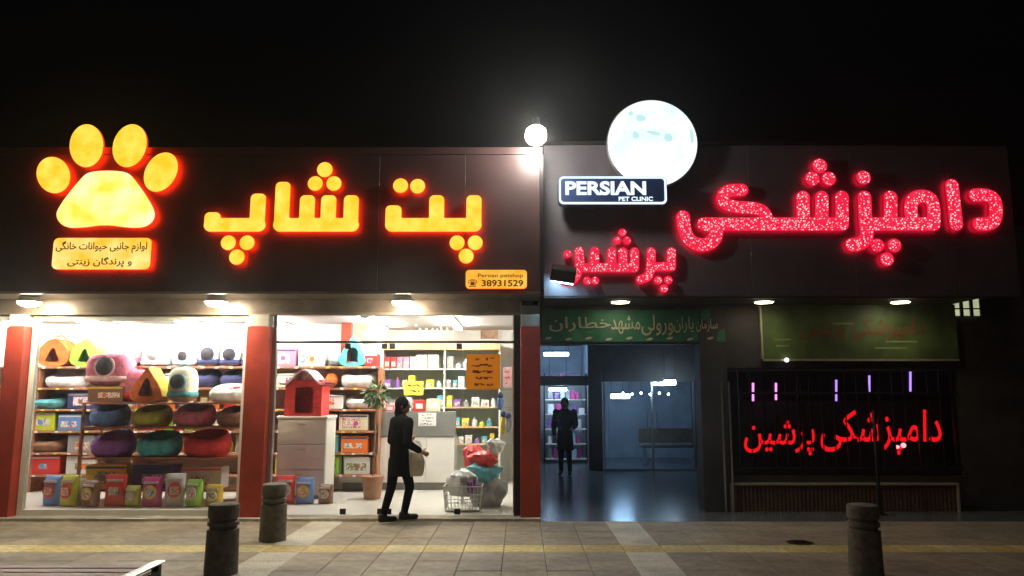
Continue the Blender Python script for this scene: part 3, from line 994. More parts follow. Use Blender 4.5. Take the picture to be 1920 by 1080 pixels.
# ------------------------------------------------------------------ clinic signs
GY = CD - .16
gl = thing('globe_sign', 'large round white lit sign above the clinic fascia', 'sign', P(1223, 352, GY))
c = XZ(1223, 269, GY)
r = 84 / ppm(269, GY)
part('face', MB().lathe([(r, 0), (r * .995, .02), (r * .93, .045), (r * .75, .075), (r * .4, .10), (.002, .11)], 56, (c[0], GY, c[1]), axis='y'), M['globe_white'], gl, True)
part('rim', MB().lathe([(r + .012, -.10), (r + .012, .004), (r - .01, .012)], 56, (c[0], GY, c[1]), axis='y'), M['steel'], gl, True)
part('bracket', MB().box(c[0] - .25, c[0] - .19, GY + .1, CD - .0, c[1] - .5, c[1] - .44).box(c[0] + .19, c[0] + .25, GY + .1, CD - .0, c[1] - .5, c[1] - .44), M['black_metal'], gl)
def onglobe(x, z):
    q = min(1, math.hypot(x - c[0], z - c[1]) / r)
    return GY - .116 * math.sqrt(max(0, 1 - q ** 2)) - .004
def print_mark(pts, m='globe_print', lift=0):
    pts = pxpt(pts, GY - .1)
    cx, cz = sum(p[0] for p in pts) / len(pts), sum(p[1] for p in pts) / len(pts)
    vs = [(cx, onglobe(cx, cz), cz)]
    sm = chaikin(pts, 2, True)
    vs += [(x, onglobe(x, z), z) for x, z in sm]
    vs = [(x, y - lift, z) for x, y, z in vs]
    n = len(sm)
    mb = MB().put(vs, [(0, 1 + (i + 1) % n, 1 + i) for i in range(n)])
    part('printed_mark', mb, M[m], gl)
print_mark([(1178, 243), (1220, 240), (1266, 246), (1270, 262), (1240, 270), (1180, 264)], 'globe_tint')
print_mark([(1180, 206), (1200, 204), (1216, 214), (1212, 230), (1190, 228)], 'globe_tint')
print_mark([(1188, 246), (1194, 247), (1200, 256), (1192, 262), (1185, 257)], lift=.004)
print_mark([(1210, 247), (1226, 246), (1240, 252), (1232, 256), (1218, 252)], lift=.004)
print_mark([(1247, 250), (1258, 252), (1262, 262), (1252, 268), (1244, 262)], lift=.004)
print_mark([(1192, 216), (1204, 214), (1212, 222), (1206, 228), (1194, 226)], lift=.004)
print_mark([(1178, 208), (1186, 206), (1188, 214), (1180, 218)], lift=.004)
print_mark([(1295, 236), (1302, 244), (1303, 262), (1298, 270), (1294, 256)], lift=.004)
ns = thing('name_plate', 'navy name plate with white lit border and white capitals under the round sign', 'sign', P(1148, 384, GY - .13))
NY = GY - .17
a, b = XZ(1047, 384, NY), XZ(1250, 330, NY)
part('backing', plate([rrect(a[0], b[0], a[1], b[1], .07)], NY + .002, .14), M['sign_navy'], ns)
k = 5 / ppm(350, NY)
part('lit_border', plate([rrect(a[0] + .008, b[0] - .008, a[1] + .008, b[1] - .008, .065), rrect(a[0] + k, b[0] - k, a[1] + k, b[1] - k, .045)[::-1]], NY - .012, .012), M['sign_white'], ns)
a, b = XZ(1060, 366, NY), XZ(1211, 340, NY)
part('lettering', lettering('PERSIAN', a[0], b[0], a[1], b[1], NY - .010, .010, .035), M['sign_white'], ns)
a, b = XZ(1160, 377, NY), XZ(1224, 369, NY)
part('lettering', lettering('PET CLINIC', a[0], b[0], a[1], b[1], NY - .010, .010, .02), M['sign_white'], ns)
part('strut', MB().box(a[0] - .3, a[0] - .25, NY + .142, CD + .001, a[1] - .03, a[1] + .02), M['black_metal'], ns)

LY = CD - .085
word('red_lettering', 'big red bead lit script letters spread along the clinic fascia', [
    ('letter', [('k', [(1829, 366), (1850, 365), (1867, 374), (1868, 408), (1858, 420), (1836, 420)])]),
    ('letter', [('c', [(1785, 348), (1793, 420)])]),
    ('letter', [('k', [(1712, 420), (1706, 385), (1716, 368), (1742, 368), (1751, 384), (1751, 420)]), ('c', [(1751, 420), (1623, 420)]), ('c', [(1670, 370), (1670, 420)]), ('k', [(1621, 370), (1623, 420), (1627, 442), (1616, 457), (1598, 459)])]),
    ('letter', [('c', [(1579, 370), (1579, 420)]), ('c', [(1541, 370), (1541, 420)]), ('c', [(1506, 370), (1506, 420)]), ('c', [(1579, 420), (1322, 420)]), ('k', [(1391, 356), (1360, 357), (1352, 378), (1372, 388), (1422, 390), (1437, 402), (1437, 420)], 12), ('k', [(1320, 420), (1345, 428), (1340, 452), (1315, 462), (1290, 450), (1282, 425), (1281, 407)])]),
    dot(1619, 333, 13.5), dot(1645, 460, 13), dot(1677, 460, 13), dot(1663, 486, 13), dot(1537, 311, 14), dot(1523, 335, 13.5), dot(1554, 335, 13.5)],
    LY, 12.8, [M['red_face'], M['red_side'], M['halo_crimson']], .045, led=(.036, .012, [M['led_pink'], M['led_red']]))
word('small_red_lettering', 'smaller red bead lit script word low on the clinic fascia', [
    ('letter', [('c', [(1259, 472), (1259, 500)]), ('c', [(1259, 500), (1221, 500)]), ('k', [(1221, 472), (1221, 503), (1216, 519), (1201, 524)])]),
    ('letter', [('c', [(1190, 472), (1190, 502)]), ('c', [(1168, 472), (1168, 502)]), ('c', [(1147, 472), (1147, 502)]), ('c', [(1190, 502), (1116, 502)]), ('c', [(1115, 471), (1115, 502)]), ('c', [(1116, 502), (1096, 502)]), ('k', [(1086, 471), (1088, 500), (1076, 528), (1052, 524), (1046, 505)])]),
    dot(1234, 525, 8), dot(1253, 525, 8), dot(1245, 541, 8), dot(1167, 436, 7.5), dot(1157, 451, 7.5), dot(1176, 451, 7.5), dot(1101, 526, 7.5), dot(1116, 526, 7.5), dot(1064, 476, 7.5)],
    LY, 8.5, [M['red_face'], M['red_side'], M['halo_crimson']], .045, led=(.034, .009, [M['led_pink'], M['led_red']]))
# flood light by the small word: dark tilted box lighting the wall beneath it
c = P(1056, 513, CD - .22)
fb = thing('wall_floodlight', 'dark tilted flood lamp box throwing pale blue light on the fascia below it', 'lamp', (c.x, CD, c.z))
hd = MB().rbox(-.17, .17, -.09, .09, -.10, .10, .02)
h = add('housing', hd, M['black_metal'], fb, smooth=False)
h.location = (0, -.22, 0)
h.rotation_euler = (R(32), R(9), 0)
g = add('lens', MB().box(-.15, .15, -.07, .07, -.112, -.102), M['flood_blue'], h)
add('bracket', MB().tube((-.15, -.2, .02), (-.15, 0, .02), .012).tube((.15, -.2, .02), (.15, 0, .02), .012), M['steel'], fb)

# green banner over the entrance, green board over the window
a, b = XZ(1017, 641, WD - .03), XZ(1357, 580, WD - .03)
bn = thing('green_banner', 'dark green cloth banner with cream calligraphy over the clinic entrance', 'banner', ((a[0] + b[0]) / 2, WD - .03, a[1]))
vs, fs = [], []
NXB = 60
for j in range(7):
    for i in range(NXB + 1):
        x = a[0] + (b[0] - a[0]) * i / NXB
        z = a[1] + (b[1] - a[1]) * j / 6 - .012 * math.sin(i / NXB * math.pi) * (j / 6)
        vs.append((x, WD - .045 + .010 * math.sin(i * .5) * math.cos(j * .6) + .006 * math.sin(i * .17), z))
for j in range(6):
    for i in range(NXB):
        q = j * (NXB + 1) + i
        fs.append((q, q + 1, q + NXB + 2, q + NXB + 1))
part('cloth', MB().put(vs, fs), M['banner_green'], bn, True)
for e0, e1, y0, y1, s in ((1030, 1145, 622, 594, 'خطاران'), (1146, 1200, 626, 592, 'مشهد'), (1203, 1262, 629, 590, 'ورولی'), (1264, 1300, 624, 594, 'یاران'), (1306, 1345, 622, 598, 'سازمان')):
    p, q = XZ(e0, y0, WD - .064), XZ(e1, y1, WD - .064)
    part('calligraphy', lettering(arabic(s), p[0], q[0], p[1], q[1], WD - .064, .002, .01), M['banner_cream'], bn)
for k in range(9):
    e = XZ(1028 + k * 38, 634 + (k % 2) * 2, WD - .064)
    part('ornament', plate([ellipse(e[0], e[1], .05, .018, 12)], WD - .064, .002), M['banner_cream'], bn)

GD2 = WD - .06
a, b = XZ(1432, 673, GD2), XZ(1790, 571, GD2)
gb = thing('green_board', 'wide dull green sign board with red script above the clinic window', 'sign', ((a[0] + b[0]) / 2, GD2, a[1]))
part('board', MB().box(a[0], b[0], GD2, GD2 + .05, a[1], b[1]), M['board_green'], gb)
part('frame_rail', MB().box(a[0] - .012, b[0], GD2 - .014, GD2 + .052, a[1] - .03, a[1] - .002), M['board_frame'], gb)
part('frame_post', MB().box(a[0] - .03, a[0] - .002, GD2 - .012, GD2 + .05, a[1] - .002, b[1]), M['board_frame'], gb)
p, q = XZ(1500, 640, GD2), XZ(1730, 596, GD2)
part('script', lettering(arabic('دامپزشکی پرشین'), p[0], q[0], p[1], q[1], GD2 - .006, .004, .0), M['board_red'], gb)
mat('board_pale', (.30, .36, .14), .6, var=.3, scale=6)
for e0, e1, ee in ((1452, 1482, 636), (1455, 1480, 648), (1560, 1600, 606), (1660, 1720, 640), (1640, 1700, 652)):
    p, q = XZ(e0, ee + 2, GD2), XZ(e1, ee - 1, GD2)
    part('pale_stroke', MB().box(p[0], q[0], GD2 - .004, GD2 - .001, p[1], q[1]), M['board_pale'], gb)
c = P(1475, 675, GD2 - .05)
sp = thing('spot_bulb', 'tiny bright white bulb at the lower edge of the green board', 'bulb', c)
add('glow_tip', MB().ball((0, 0, 0), .032, 12, 8), emit('spot_white', (1, .98, .95), 3.0), sp, True)
add('holder', MB().tube((0, .02, .01), (0, .05, .03), .014), M['black_metal'], sp)

# red letters and coloured tubes inside the window
WY = WD + .30
wl = thing('window_red_lettering', 'red lit script letters glowing behind the barred clinic window', 'sign', P(1580, 852, WY))
for e0, e1, yb_, yt_, tx in ((1540, 1762, 853, 768, 'دامپزشکی'), (1396, 1526, 854, 788, 'پرشین')):
    p, q = XZ(e0, yb_, WY), XZ(e1, yt_, WY)
    part('word', lettering(arabic(tx), p[0], q[0], p[1], q[1], WY, .03, .010, .12), [M['window_red'], M['black_metal'], M['black_metal']], wl)
for cx_, cy_, rr_ in ((1683, 838, 3.2), (1694, 835, 4.6)):
    p = XZ(cx_, cy_, WY - .02)
    part('hot_lamp', plate([ellipse(p[0], p[1], rr_ / ppm(840, WY), rr_ / ppm(840, WY))], WY - .03, .02), M['window_red_dot'], wl)
part('mount_rail', MB().box(P(1395, 830, WY).x, P(1762, 830, WY).x, WY + .031, WY + .045, P(1500, 826, WY).z, P(1500, 822, WY).z), M['black_metal'], wl)
for k, (x, y0, y1, m, nm) in enumerate(((1412, 718, 752, 'neon_pink', 'pink lit tube at the left end of the clinic window'), (1455, 718, 750, 'neon_pink', 'second pink lit tube from the left in the clinic window'), (1568, 712, 752, 'neon_violet', 'violet lit tube in the middle of the clinic window'), (1630, 704, 735, 'neon_violet', 'dim violet tube right of the clinic window centre'), (1707, 692, 734, 'neon_violet', 'violet tube nearest the right end of the clinic window'))):
    p, q = P(x, y1, WD + .4), P(x, y0, WD + .4)
    strip('neon_tube', nm, p, q, .016, m)
for k, x in enumerate((1357, 1371)):
    p, q = P(x, 850, 11.16), P(x, 716, 11.16)
    o = add('steel_pole', MB().tube((p.x, 11.14, -.02), (p.x, 11.14, q.z), .016, n=10), M['steel'])
    tag(o, ('slim steel pole standing against the clinic column, left of two', 'slim steel pole beside the clinic window, right of two')[k], 'pole')
# barred little window at the right end, dark post in front
a, b = XZ(1783, 592, WD - .01), XZ(1836, 556, WD - .01)
bw = thing('barred_window', 'small barred window glowing pale yellow at the far right under the fascia', 'window', ((a[0] + b[0]) / 2, WD, a[1]))
part('pane', MB().box(a[0], b[0], WD - .02, WD - .006, a[1], b[1] + .06), M['window_glow'], bw)
for k in range(4):
    xx = a[0] + (b[0] - a[0]) * k / 3
    part('bar', MB().box(xx - .022, xx + .022, WD - .05, WD - .021, a[1] - .02, b[1] + .06 + .01), M['black_metal'], bw)
part('rail', MB().box(a[0], b[0], WD - .062, WD - .051, a[1] + .09, a[1] + .11), M['black_metal'], bw)
c = P(1646, 900, 10.95)
po = thing('dark_post', 'slim dark post standing in front of the clinic window', 'post', (c.x, 10.95, 0))
add('shaft', MB().lathe([(.05, -.02), (.05, .04), (.024, .05), (.024, P(1646, 772, 10.95).z), (.012, P(1646, 770, 10.95).z)], 14), M['black_metal'], po, smooth=True)
add('foot', MB().lathe([(.10, -.015), (.10, .012), (.05, .016)], 16), M['black_metal'], po, smooth=True)
# dark neighbouring building past the clinic
nb = thing('neighbour_building', 'unlit dark building past the right end of the clinic', 'building', (12, 13, 0))
part('wall', MB().box(9.52, 22, WD + .3, 16, -.1, 4.2), M['clinic_wall'], nb)
part('parapet', MB().box(9.5, 22, WD + .2, WD + .5, 4.202, 4.4), M['clinic_wall'], nb)

# ------------------------------------------------------------------ inside the pet shop: light
for k, (x, y0, y1, nm) in enumerate(((-1.15, 11.6, 13.9, 'ceiling tube lamp nearest the right wall of the pet shop'), (-2.55, 12.2, 14.2, 'ceiling tube lamp above the shop counter'), (-4.15, 11.8, 14.3, 'ceiling tube lamp just left of the middle red pillar'), (-5.6, 11.8, 14.3, 'ceiling tube lamp over the pet beds in the display window'), (-7.2, 11.8, 14.3, 'ceiling tube lamp at the left of the display window'), (-9.0, 11.8, 14.3, 'ceiling tube lamp at the far left end of the shop'))):
    t = thing('ceiling_tube_lamp', nm, 'lamp', (x, (y0 + y1) / 2, ZC), group='tube lamps on the shop ceiling')
    part('batten', MB().rbox(x - .06, x + .06, y0, y1, ZC - .045, ZC - .002, .008), M['frame_white'], t)
    for s in (-.03, .03):
        part('tube', MB().tube((x + s, y0 + .03, ZC - .066), (x + s, y1 - .03, ZC - .066), .018, n=8), M['tube_white'], t)

# ------------------------------------------------------------------ wall shelves
SD0, SD1 = 13.05, 13.55                       # left shelf unit: front and back
zrow = [P(300, y, SD0).z for y in (687, 727)]
step = zrow[0] - zrow[1]
LV = [zrow[0] - step * k for k in range(6)]   # 2.16 ... 0.36
sxa, sxb = -9.6, P(708, 700, SD0).x
un = thing('long_wall_shelf', 'long wooden wall shelf full of pet beds and carriers behind the display windows', 'shelf', ((sxa + sxb) / 2, 13.3, ZF))
for z in LV:
    part('shelf_board', MB().rbox(sxa, sxb, SD0, SD1, z - .035, z, .004), M['wood'], un)
ups = [sxa - .03, -8.3, -6.6, P(493, 700, SD0).x, sxb + .002]
for x in ups:
    part('upright', MB().box(x, x + .03, SD0 + .03, SD1, ZF, LV[0] - .036), M['wood'], un)
part('back_panel', MB().box(sxa, sxb, SD1 + .002, SD1 + .03, ZF, ZC - .003), M['white_wall'], un)
pc = thing('inner_column', 'slim red column behind the shelf tops inside the shop', 'column', (P(648, 620, SD0 + .2).x, SD0 + .25, LV[0]))
part('shaft', MB().box(P(640, 620, SD0 + .3).x, P(658, 620, SD0 + .3).x, SD0 + .3, SD1, LV[0] + .003, ZC - .003), M['pillar_red'], pc)
# right wall unit: pale shelves behind the counter
RD0, RD1 = 14.2, 14.82
ru0, ru1 = P(714, 700, RD0).x, P(938, 700, RD0).x
rs = thing('pale_product_shelf', 'pale green backed shelf of small pet products behind the counter', 'shelf', ((ru0 + ru1) / 2, 14.5, ZF))
part('back_panel', MB().box(ru0, ru1, RD1 - .02, RD1, ZF, P(800, 655, RD0).z), M['shelf_back'], rs)
RZ = [P(800, y, RD0).z for y in (691, 727, 763, 800, 832)]
zt = P(800, 656, RD0).z
xm = P(832, 700, RD0).x
for z in RZ:
    part('shelf_board', MB().box(ru0 + .03, xm - .002, RD0, RD1 - .021, z - .022, z), M['shelf_white'], rs)
    part('shelf_board', MB().box(xm + .03, ru1 - .03, RD0, RD1 - .021, z - .022, z), M['shelf_white'], rs)
for x in (ru0, xm, ru1 - .028):
    part('upright', MB().box(x, x + .028, RD0 - .01, RD1 - .021, ZF, zt), M['shelf_white'], rs)
part('cornice', MB().box(P(700, 655, RD0).x, ru1, RD0 - .06, RD1, zt + .002, P(800, 644, RD0).z), M['shelf_edge'], rs)
for z in RZ[2:]:
    part('edge_strip', MB().box(xm + .03, ru1 - .03, RD0 - .012, RD0 - .001, z - .024, z + .004), M['shelf_edge'], rs)
# ceiling bulkhead poster above the shelf, right
a, b = XZ(900, 634, 14.6), XZ(934, 597, 14.6)
o = thing('cat_poster', 'brownish animal poster high on the back wall at the right', 'poster', ((a[0] + b[0]) / 2, 14.82, a[1]))
part('sheet', MB().box(a[0], b[0], 14.82, 14.845, a[1], b[1]), mat('poster_tan', (.42, .25, .16), .6, var=.5, scale=7), o)
part('border', plate([rrect(a[0] - .03, b[0] + .03, a[1] - .03, b[1] + .03, .005), rrect(a[0], b[0], a[1], b[1], .003)[::-1]], 14.815, .03), M['shelf_white'], o)
a, b = XZ(664, 640, 13.5), XZ(706, 600, 13.5)
o = thing('dog_poster', 'orange and cream animal poster above the turquoise tent', 'poster', ((a[0] + b[0]) / 2, 13.5, a[1]))
part('sheet', MB().box(a[0], b[0], 13.52, 13.548, a[1], b[1]), mat('poster_orange', (.62, .36, .16), .6, var=.6, scale=6), o)
part('border', plate([rrect(a[0] - .03, b[0] + .03, a[1] - .03, b[1] + .03, .005), rrect(a[0], b[0], a[1], b[1], .003)[::-1]], 13.515, .03), M['shelf_white'], o)

# ------------------------------------------------------------------ counter, notices
k0, k1 = P(640, 850, 13.35).x, P(852, 850, 13.35).x
ztop, zmid = P(800, 772, 13.35).z, P(800, 818, 13.35).z
ct = thing('shop_counter', 'white fronted shop counter with a dark grey upper band', 'counter', ((k0 + k1) / 2, 13.6, ZF))
nfr = 4
for k in range(nfr):
    xa = k0 + (k1 - k0) * k / nfr
    part('front_panel', MB().rbox(xa + .003, xa + (k1 - k0) / nfr - .003, 13.35, 13.37, ZF + .13, zmid - .003, .004), M['counter_white'], ct)
part('carcass', MB().box(k0, k1, 13.372, 13.9, ZF + .13, zmid - .004), M['counter_white'], ct)
part('plinth', MB().box(k0 + .02, k1 - .02, 13.42, 13.88, ZF, ZF + .128), M['counter_grey'], ct)
part('upper_band', MB().rbox(k0 - .01, k1 + .01, 13.33, 13.5, zmid, ztop, .006), M['counter_grey'], ct)
part('worktop', MB().box(k0, k1, 13.502, 13.92, zmid, zmid + .03), M['counter_grey'], ct)
def sheet(name, label, cat, x0, x1, y0, y1, D, m, lines, ink='ink'):
    a, b = XZ(x0, y1, D), XZ(x1, y0, D)
    t = thing(name, label, cat, ((a[0] + b[0]) / 2, D, a[1]))
    part('sheet', MB().box(a[0], b[0], D, D + .004, a[1], b[1]), M[m], t)
    H = (b[1] - a[1])
    rnd = random.Random(x0)
    for k in range(lines):                    # rows of unreadable handwriting
        z = b[1] - H * (k + .75) / (lines + .5)
        xa, mb = a[0] + (b[0] - a[0]) * rnd.uniform(.12, .3), MB()
        xe = b[0] - (b[0] - a[0]) * rnd.uniform(.1, .28)
        th = H / (lines + 1) * .22
        x = xa
        prev = None
        while x < xe:
            q = (x, D - .002, z + rnd.uniform(-1, 1) * th)
            if prev:
                mb.box(min(prev[0], q[0]), max(prev[0], q[0]), D - .003, D - .001, min(prev[2], q[2]) - th * .3, max(prev[2], q[2]) + th * .3)
            prev = q if rnd.random() > .18 else None
            x += th * 1.6
        if mb.v:
            o = part('handwriting', mb, M[ink], t)
            o['kind'] = 'stuff'
    return t
sheet('orange_notice', 'orange notice with five handwritten lines taped inside the right glass pane', 'notice', 874, 938, 664, 730, GD + .012, 'notice_orange', 5, 'ink_brown')
sheet('white_notice', 'white paper notice taped on the grey band of the counter', 'notice', 784, 818, 774, 799, 13.322, 'paper', 4)
sheet('yellow_card', 'yellow card standing over the counter in front of the pale shelf', 'notice', 757, 794, 715, 741, 14.1, 'card_yellow', 2)
sheet('wall_notice', 'small red and white leaflet on the side wall by the pillar', 'notice', 943, 960, 688, 726, 12.2, 'cloth_pale_pink', 3, 'ink_red')

# ------------------------------------------------------------------ goods
def gable(w, h, e):
    return [(-w / 2, 0), (w / 2, 0), (w / 2 * .96, h * e), (w * .12, h), (-w * .12, h), (-w / 2 * .96, h * e)]
HOLE = dict(tri=lambda w, h: chaikin([(-w * .24, h * .16), (w * .24, h * .16), (w * .2, h * .3), (0, h * .78), (-w * .2, h * .3)], 2, True),
            arch=lambda w, h: [(-w * .2, h * .1), (w * .2, h * .1)] + [(w * .2 * math.cos(t), h * .42 + w * .2 * math.sin(t)) for t in [math.pi * k / 10 for k in range(11)]],
            square=lambda w, h: [(-w * .25, h * .18), (w * .25, h * .18), (w * .25, h * .72), (-w * .25, h * .72)])
def pet_house(label, pxx, py, D, wpx, hpx, m, hole='tri', shape='gable', roof=None, depth=.4, rot=0):
    s = 1 / ppm(py, D)
    w, h = wpx * s, hpx * s
    c = P(pxx, py, D)
    t = thing('pet_house', label, 'pet house', (c.x, D, c.z), rot, 'pet houses in the shop')
    if shape == 'gable':
        out = gable(w, h, .62)
    elif shape == 'tent':
        out = [(-w / 2, 0), (w / 2, 0), (w * .40, h * .42), (w * .10, h * .82), (0, h), (-w * .10, h * .82), (-w * .40, h * .42)]
    else:
        out = [(-w / 2, 0), (w / 2, 0), (w / 2, h), (-w / 2, h)]
    out = chaikin(out, 2, True)
    add('front', plate([out, HOLE[hole](w, h)[::-1]], 0, .025), M[m], t)
    n = len(out)
    sh = MB().put([(x, y, z) for y in (.0255, depth) for x, z in out], [(i, (i + 1) % n, n + (i + 1) % n, n + i) for i in range(n)] + [tuple(range(n, 2 * n))])
    add('shell', sh, M[roof or m], t, smooth=True)
    add('cushion', MB().rbox(-w * .36, w * .36, .04, depth - .03, h * .07, h * .15, .03), M['cloth_grey'], t)
    if shape == 'gable':
        hd = MB()
        for k in range(8):
            t0, t1 = math.pi * k / 8, math.pi * (k + 1) / 8
            hd.tube((.09 * math.cos(t0), depth / 2, h + .07 * math.sin(t0) - .005), (.09 * math.cos(t1), depth / 2, h + .07 * math.sin(t1) - .005), .012, n=6)
        add('carry_handle', hd, M[m], t)
    return t
def pet_bed(label, pxx, py, D, wpx, hpx, m, m2, rot=0, dep=.5, back=True):
    s = 1 / ppm(py, D)
    w, h = wpx * s, hpx * s
    c = P(pxx, py, D)
    t = thing('pet_bed', label, 'pet bed', (c.x, D + dep * .5, c.z), rot, 'pet beds in the shop')
    rt = min(.09, h * .4)
    add('bolster', MB().ring((0, 0, h * .5), w / 2 - rt, dep * .5 - rt * .6, rt, h * .5, 30, 10, sq=.75, dip=.45), M[m], t, smooth=True)
    add('cushion', MB().ball((0, 0, h * .4), (w / 2 - rt, dep * .5 - rt * .8, h * .33), 20, 8), M[m2], t, smooth=True)
    add('base', MB().lathe([(1, 0), (1, .02)], 28, sx=w / 2 - rt * .5, sy=dep * .5 - rt * .4), M[m], t)
    return t
def carrier(label, pxx, py, D, wpx, hpx, m, m2, rot=0, win=True, dep=.34):
    "soft bubble carrier: rounded body, base tray, round window"
    s = 1 / ppm(py, D)
    w, h = wpx * s, hpx * s
    c = P(pxx, py, D)
    t = thing('bubble_carrier', label, 'pet carrier', (c.x, D + dep / 2, c.z), rot, 'bubble pet carriers in the shop')
    body = MB()
    n, mm = 24, 10
    vs, fs = [], []
    for k in range(mm + 1):
        ph = -math.pi / 2 + math.pi * k / mm
        for i in range(n):
            a = 2 * math.pi * i / n
            f = lambda q, e: math.copysign(abs(q) ** e, q)
            vs.append((w / 2 * f(math.cos(ph), .5) * f(math.cos(a), .6), dep / 2 * f(math.cos(ph), .5) * f(math.sin(a), .6), h / 2 + h / 2 * f(math.sin(ph), .7)))
    for k in range(mm):
        for i in range(n):
            j = (i + 1) % n
            fs.append((k * n + i, k * n + j, (k + 1) * n + j, (k + 1) * n + i))
    add('body', body.put(vs, fs), M[m], t, smooth=True)
    add('band', MB().ring((0, 0, h * .22), w / 2 * .97, dep / 2 * .97, .018, .045, 28, 8, sq=.62), M[m2], t, smooth=True)
    if win:
        r = min(w, h) * .27
        add('window_rim', MB().lathe([(r * 1.18, -.04), (r * 1.18, .02), (r, .028), (r, 0)], 22, (0, -dep / 2 + .01, h * .58), axis='y'), M[m2], t, smooth=True)
        add('bubble_window', MB().lathe([(r, .01), (r * .85, r * .3), (r * .5, r * .5), (.002, r * .58)], 22, (0, -dep / 2 + .01, h * .58), axis='y'), M['plastic_grey'] if win == 'grey' else M['dark_hole'], t, smooth=True)
    hd = MB()
    for k in range(8):
        t0, t1 = math.pi * k / 8, math.pi * (k + 1) / 8
        hd.tube((.08 * math.cos(t0), 0, h + .05 * math.sin(t0) - .01), (.08 * math.cos(t1), 0, h + .05 * math.sin(t1) - .01), .011, n=6)
    add('handle', hd, M[m2], t)
    return t
def carton(label, pxx, py, D, wpx, hpx, m, m2, group=None, dep=.3, name='carton', rot=0):
    s = 1 / ppm(py, D)
    w, h = wpx * s, hpx * s
    c = P(pxx, py, D)
    t = thing(name, label, 'box', (c.x, D + dep / 2, c.z), rot, group)
    add('box_body', MB().rbox(-w / 2, w / 2, -dep / 2, dep / 2, .001, h, .008), M[m], t)
    q = random.Random(label)
    f0, f1 = q.uniform(-.42, -.1), q.uniform(.1, .42)
    y = -dep / 2
    add('printed_label', MB().box(w * f0, w * f1, y - .004, y - .001, h * q.uniform(.15, .3), h * q.uniform(.55, .8)), M[q.choice(PRINTS)], t)
    add('printed_band', MB().box(-w / 2 + .01, w / 2 - .01, y - .003, y - .001, h * .84, h * .93), M['plastic_' + q.choice(['white', 'navy', 'yellow', 'red', 'grey'])], t)
    add('printed_spot', plate([ellipse(w * q.uniform(-.1, .1), h * .45, h * .14, h * .14)], y - .007, .003), M['plastic_' + q.choice(['brown', 'orange', 'blue', 'magenta', 'teal'])], t)
    add('tape', MB().box(-.025, .025, -dep / 2 + .01, dep / 2 - .01, h + .0005, h + .002), M['plastic_cream'], t)
    return t
def food_bag(label, x, y, z, w, h, m, m2, rot=0):
    "upright pillow pack with a crimped top"
    t = thing('food_bag', label, 'bag', (x, y, z), rot, 'packs of pet food in the shop')
    vs, fs = [], []
    n, mm = 20, 8
    for k in range(mm + 1):
        u = k / mm
        th = .34 * math.sin(math.pi * min(1, .12 + u * .88)) ** .6 + .02
        for i in range(n):
            a_ = 2 * math.pi * i / n
            vs.append((w / 2 * (1 - .06 * math.sin(math.pi * u)) * math.copysign(abs(math.cos(a_)) ** .45, math.cos(a_)), w * th * math.sin(a_) * .8, h * u + .006 * math.sin(3 * a_ + k)))
    for k in range(mm):
        for i in range(n):
            j = (i + 1) % n
            fs.append((k * n + i, k * n + j, (k + 1) * n + j, (k + 1) * n + i))
    fs += [tuple(range(n))[::-1], tuple(range(mm * n, (mm + 1) * n))]
    add('pack', MB().put(vs, fs), M[m], t, smooth=True)
    add('printed_panel', plate([ellipse(0, h * .5, w * .32, h * .24)], -w * .34 * .86 - .012, .02), M[m2], t)
    add('printed_art', plate([rrect(-w * .22, w * .22, h * .36, h * .62, .01)], -w * .34 * .86 - .017, .004), M[random.Random(label + str(x)).choice(PRINTS)], t)
    add('printed_band', plate([rrect(-w * .36, w * .36, h * .78, h * .86, .004)], -w * .20 - .02, .02), M['plastic_white'], t)
    return t
def cushion(label, pxx, py, D, wpx, hpx, m, rot=0, dep=.36, name='pet_cushion', band=None):
    s = 1 / ppm(py, D)
    w, h = wpx * s, hpx * s
    c = P(pxx, py, D)
    t = thing(name, label, 'cushion', (c.x, D + dep / 2, c.z), rot, 'cushions in the shop')
    add('pad', MB().ball((0, 0, h / 2), (w / 2, dep / 2, h / 2), 20, 8, wob=.05), M[m], t, smooth=True)
    add('piping', MB().ring((0, 0, h / 2), w / 2 * .985, dep / 2 * .985, .010, .012, 26, 6), M[band or m], t, smooth=True)
    return t
F0 = SD0 + .04
ROW = (686.5, 726.5)
S1 = lambda x: P(x, 700, F0)
def onshelf(lv, pxx):
    "photo row of a shelf level, at the front of the goods"
    z = LV[lv] + .002
    lo, hi = 500., 1100.
    for _ in range(40):
        m_ = (lo + hi) / 2
        if P(pxx, m_, F0).z > z:
            lo = m_
        else:
            hi = m_
    return lo
y0, y1, y2, y3, y4, y5 = [onshelf(k, 300) for k in range(6)]
pet_house('orange pet house with a dark triangular door on the top shelf', 96, y0, F0, 60, 52, 'cloth_orange', 'tri')
pet_house('lime green pet house beside the orange one on the top shelf', 156, y0, F0, 54, 50, 'cloth_green', 'tri')
carrier('large pale pink plush carrier on the top shelf behind the pink pile', 224, y0, F0, 72, 54, 'cloth_pale_pink', 'cloth_pink', win=False)
carrier('white bubble carrier with a pale window on the top shelf', 285, y0, F0, 52, 36, 'cloth_white', 'cloth_white', win='grey')
carrier('white bubble carrier with a grey window left of the navy carriers', 341, y0, F0, 44, 34, 'cloth_white', 'cloth_pale_blue', win=True)
carrier('navy and white bubble carrier, left of the two on the top shelf', 387, y0, F0, 44, 40, 'cloth_white', 'cloth_navy', win=True)
carrier('navy and white bubble carrier, right of the two on the top shelf', 428, y0, F0, 40, 38, 'cloth_white', 'cloth_navy', win=True)
carrier('grey carrier half hidden by the middle red pillar', 466, y0, F0, 36, 32, 'cloth_grey', 'cloth_navy', win=False)
pet_bed('pale blue and white round bed on the second shelf at the left', 112, y1, F0, 76, 26, 'cloth_white', 'cloth_turquoise')
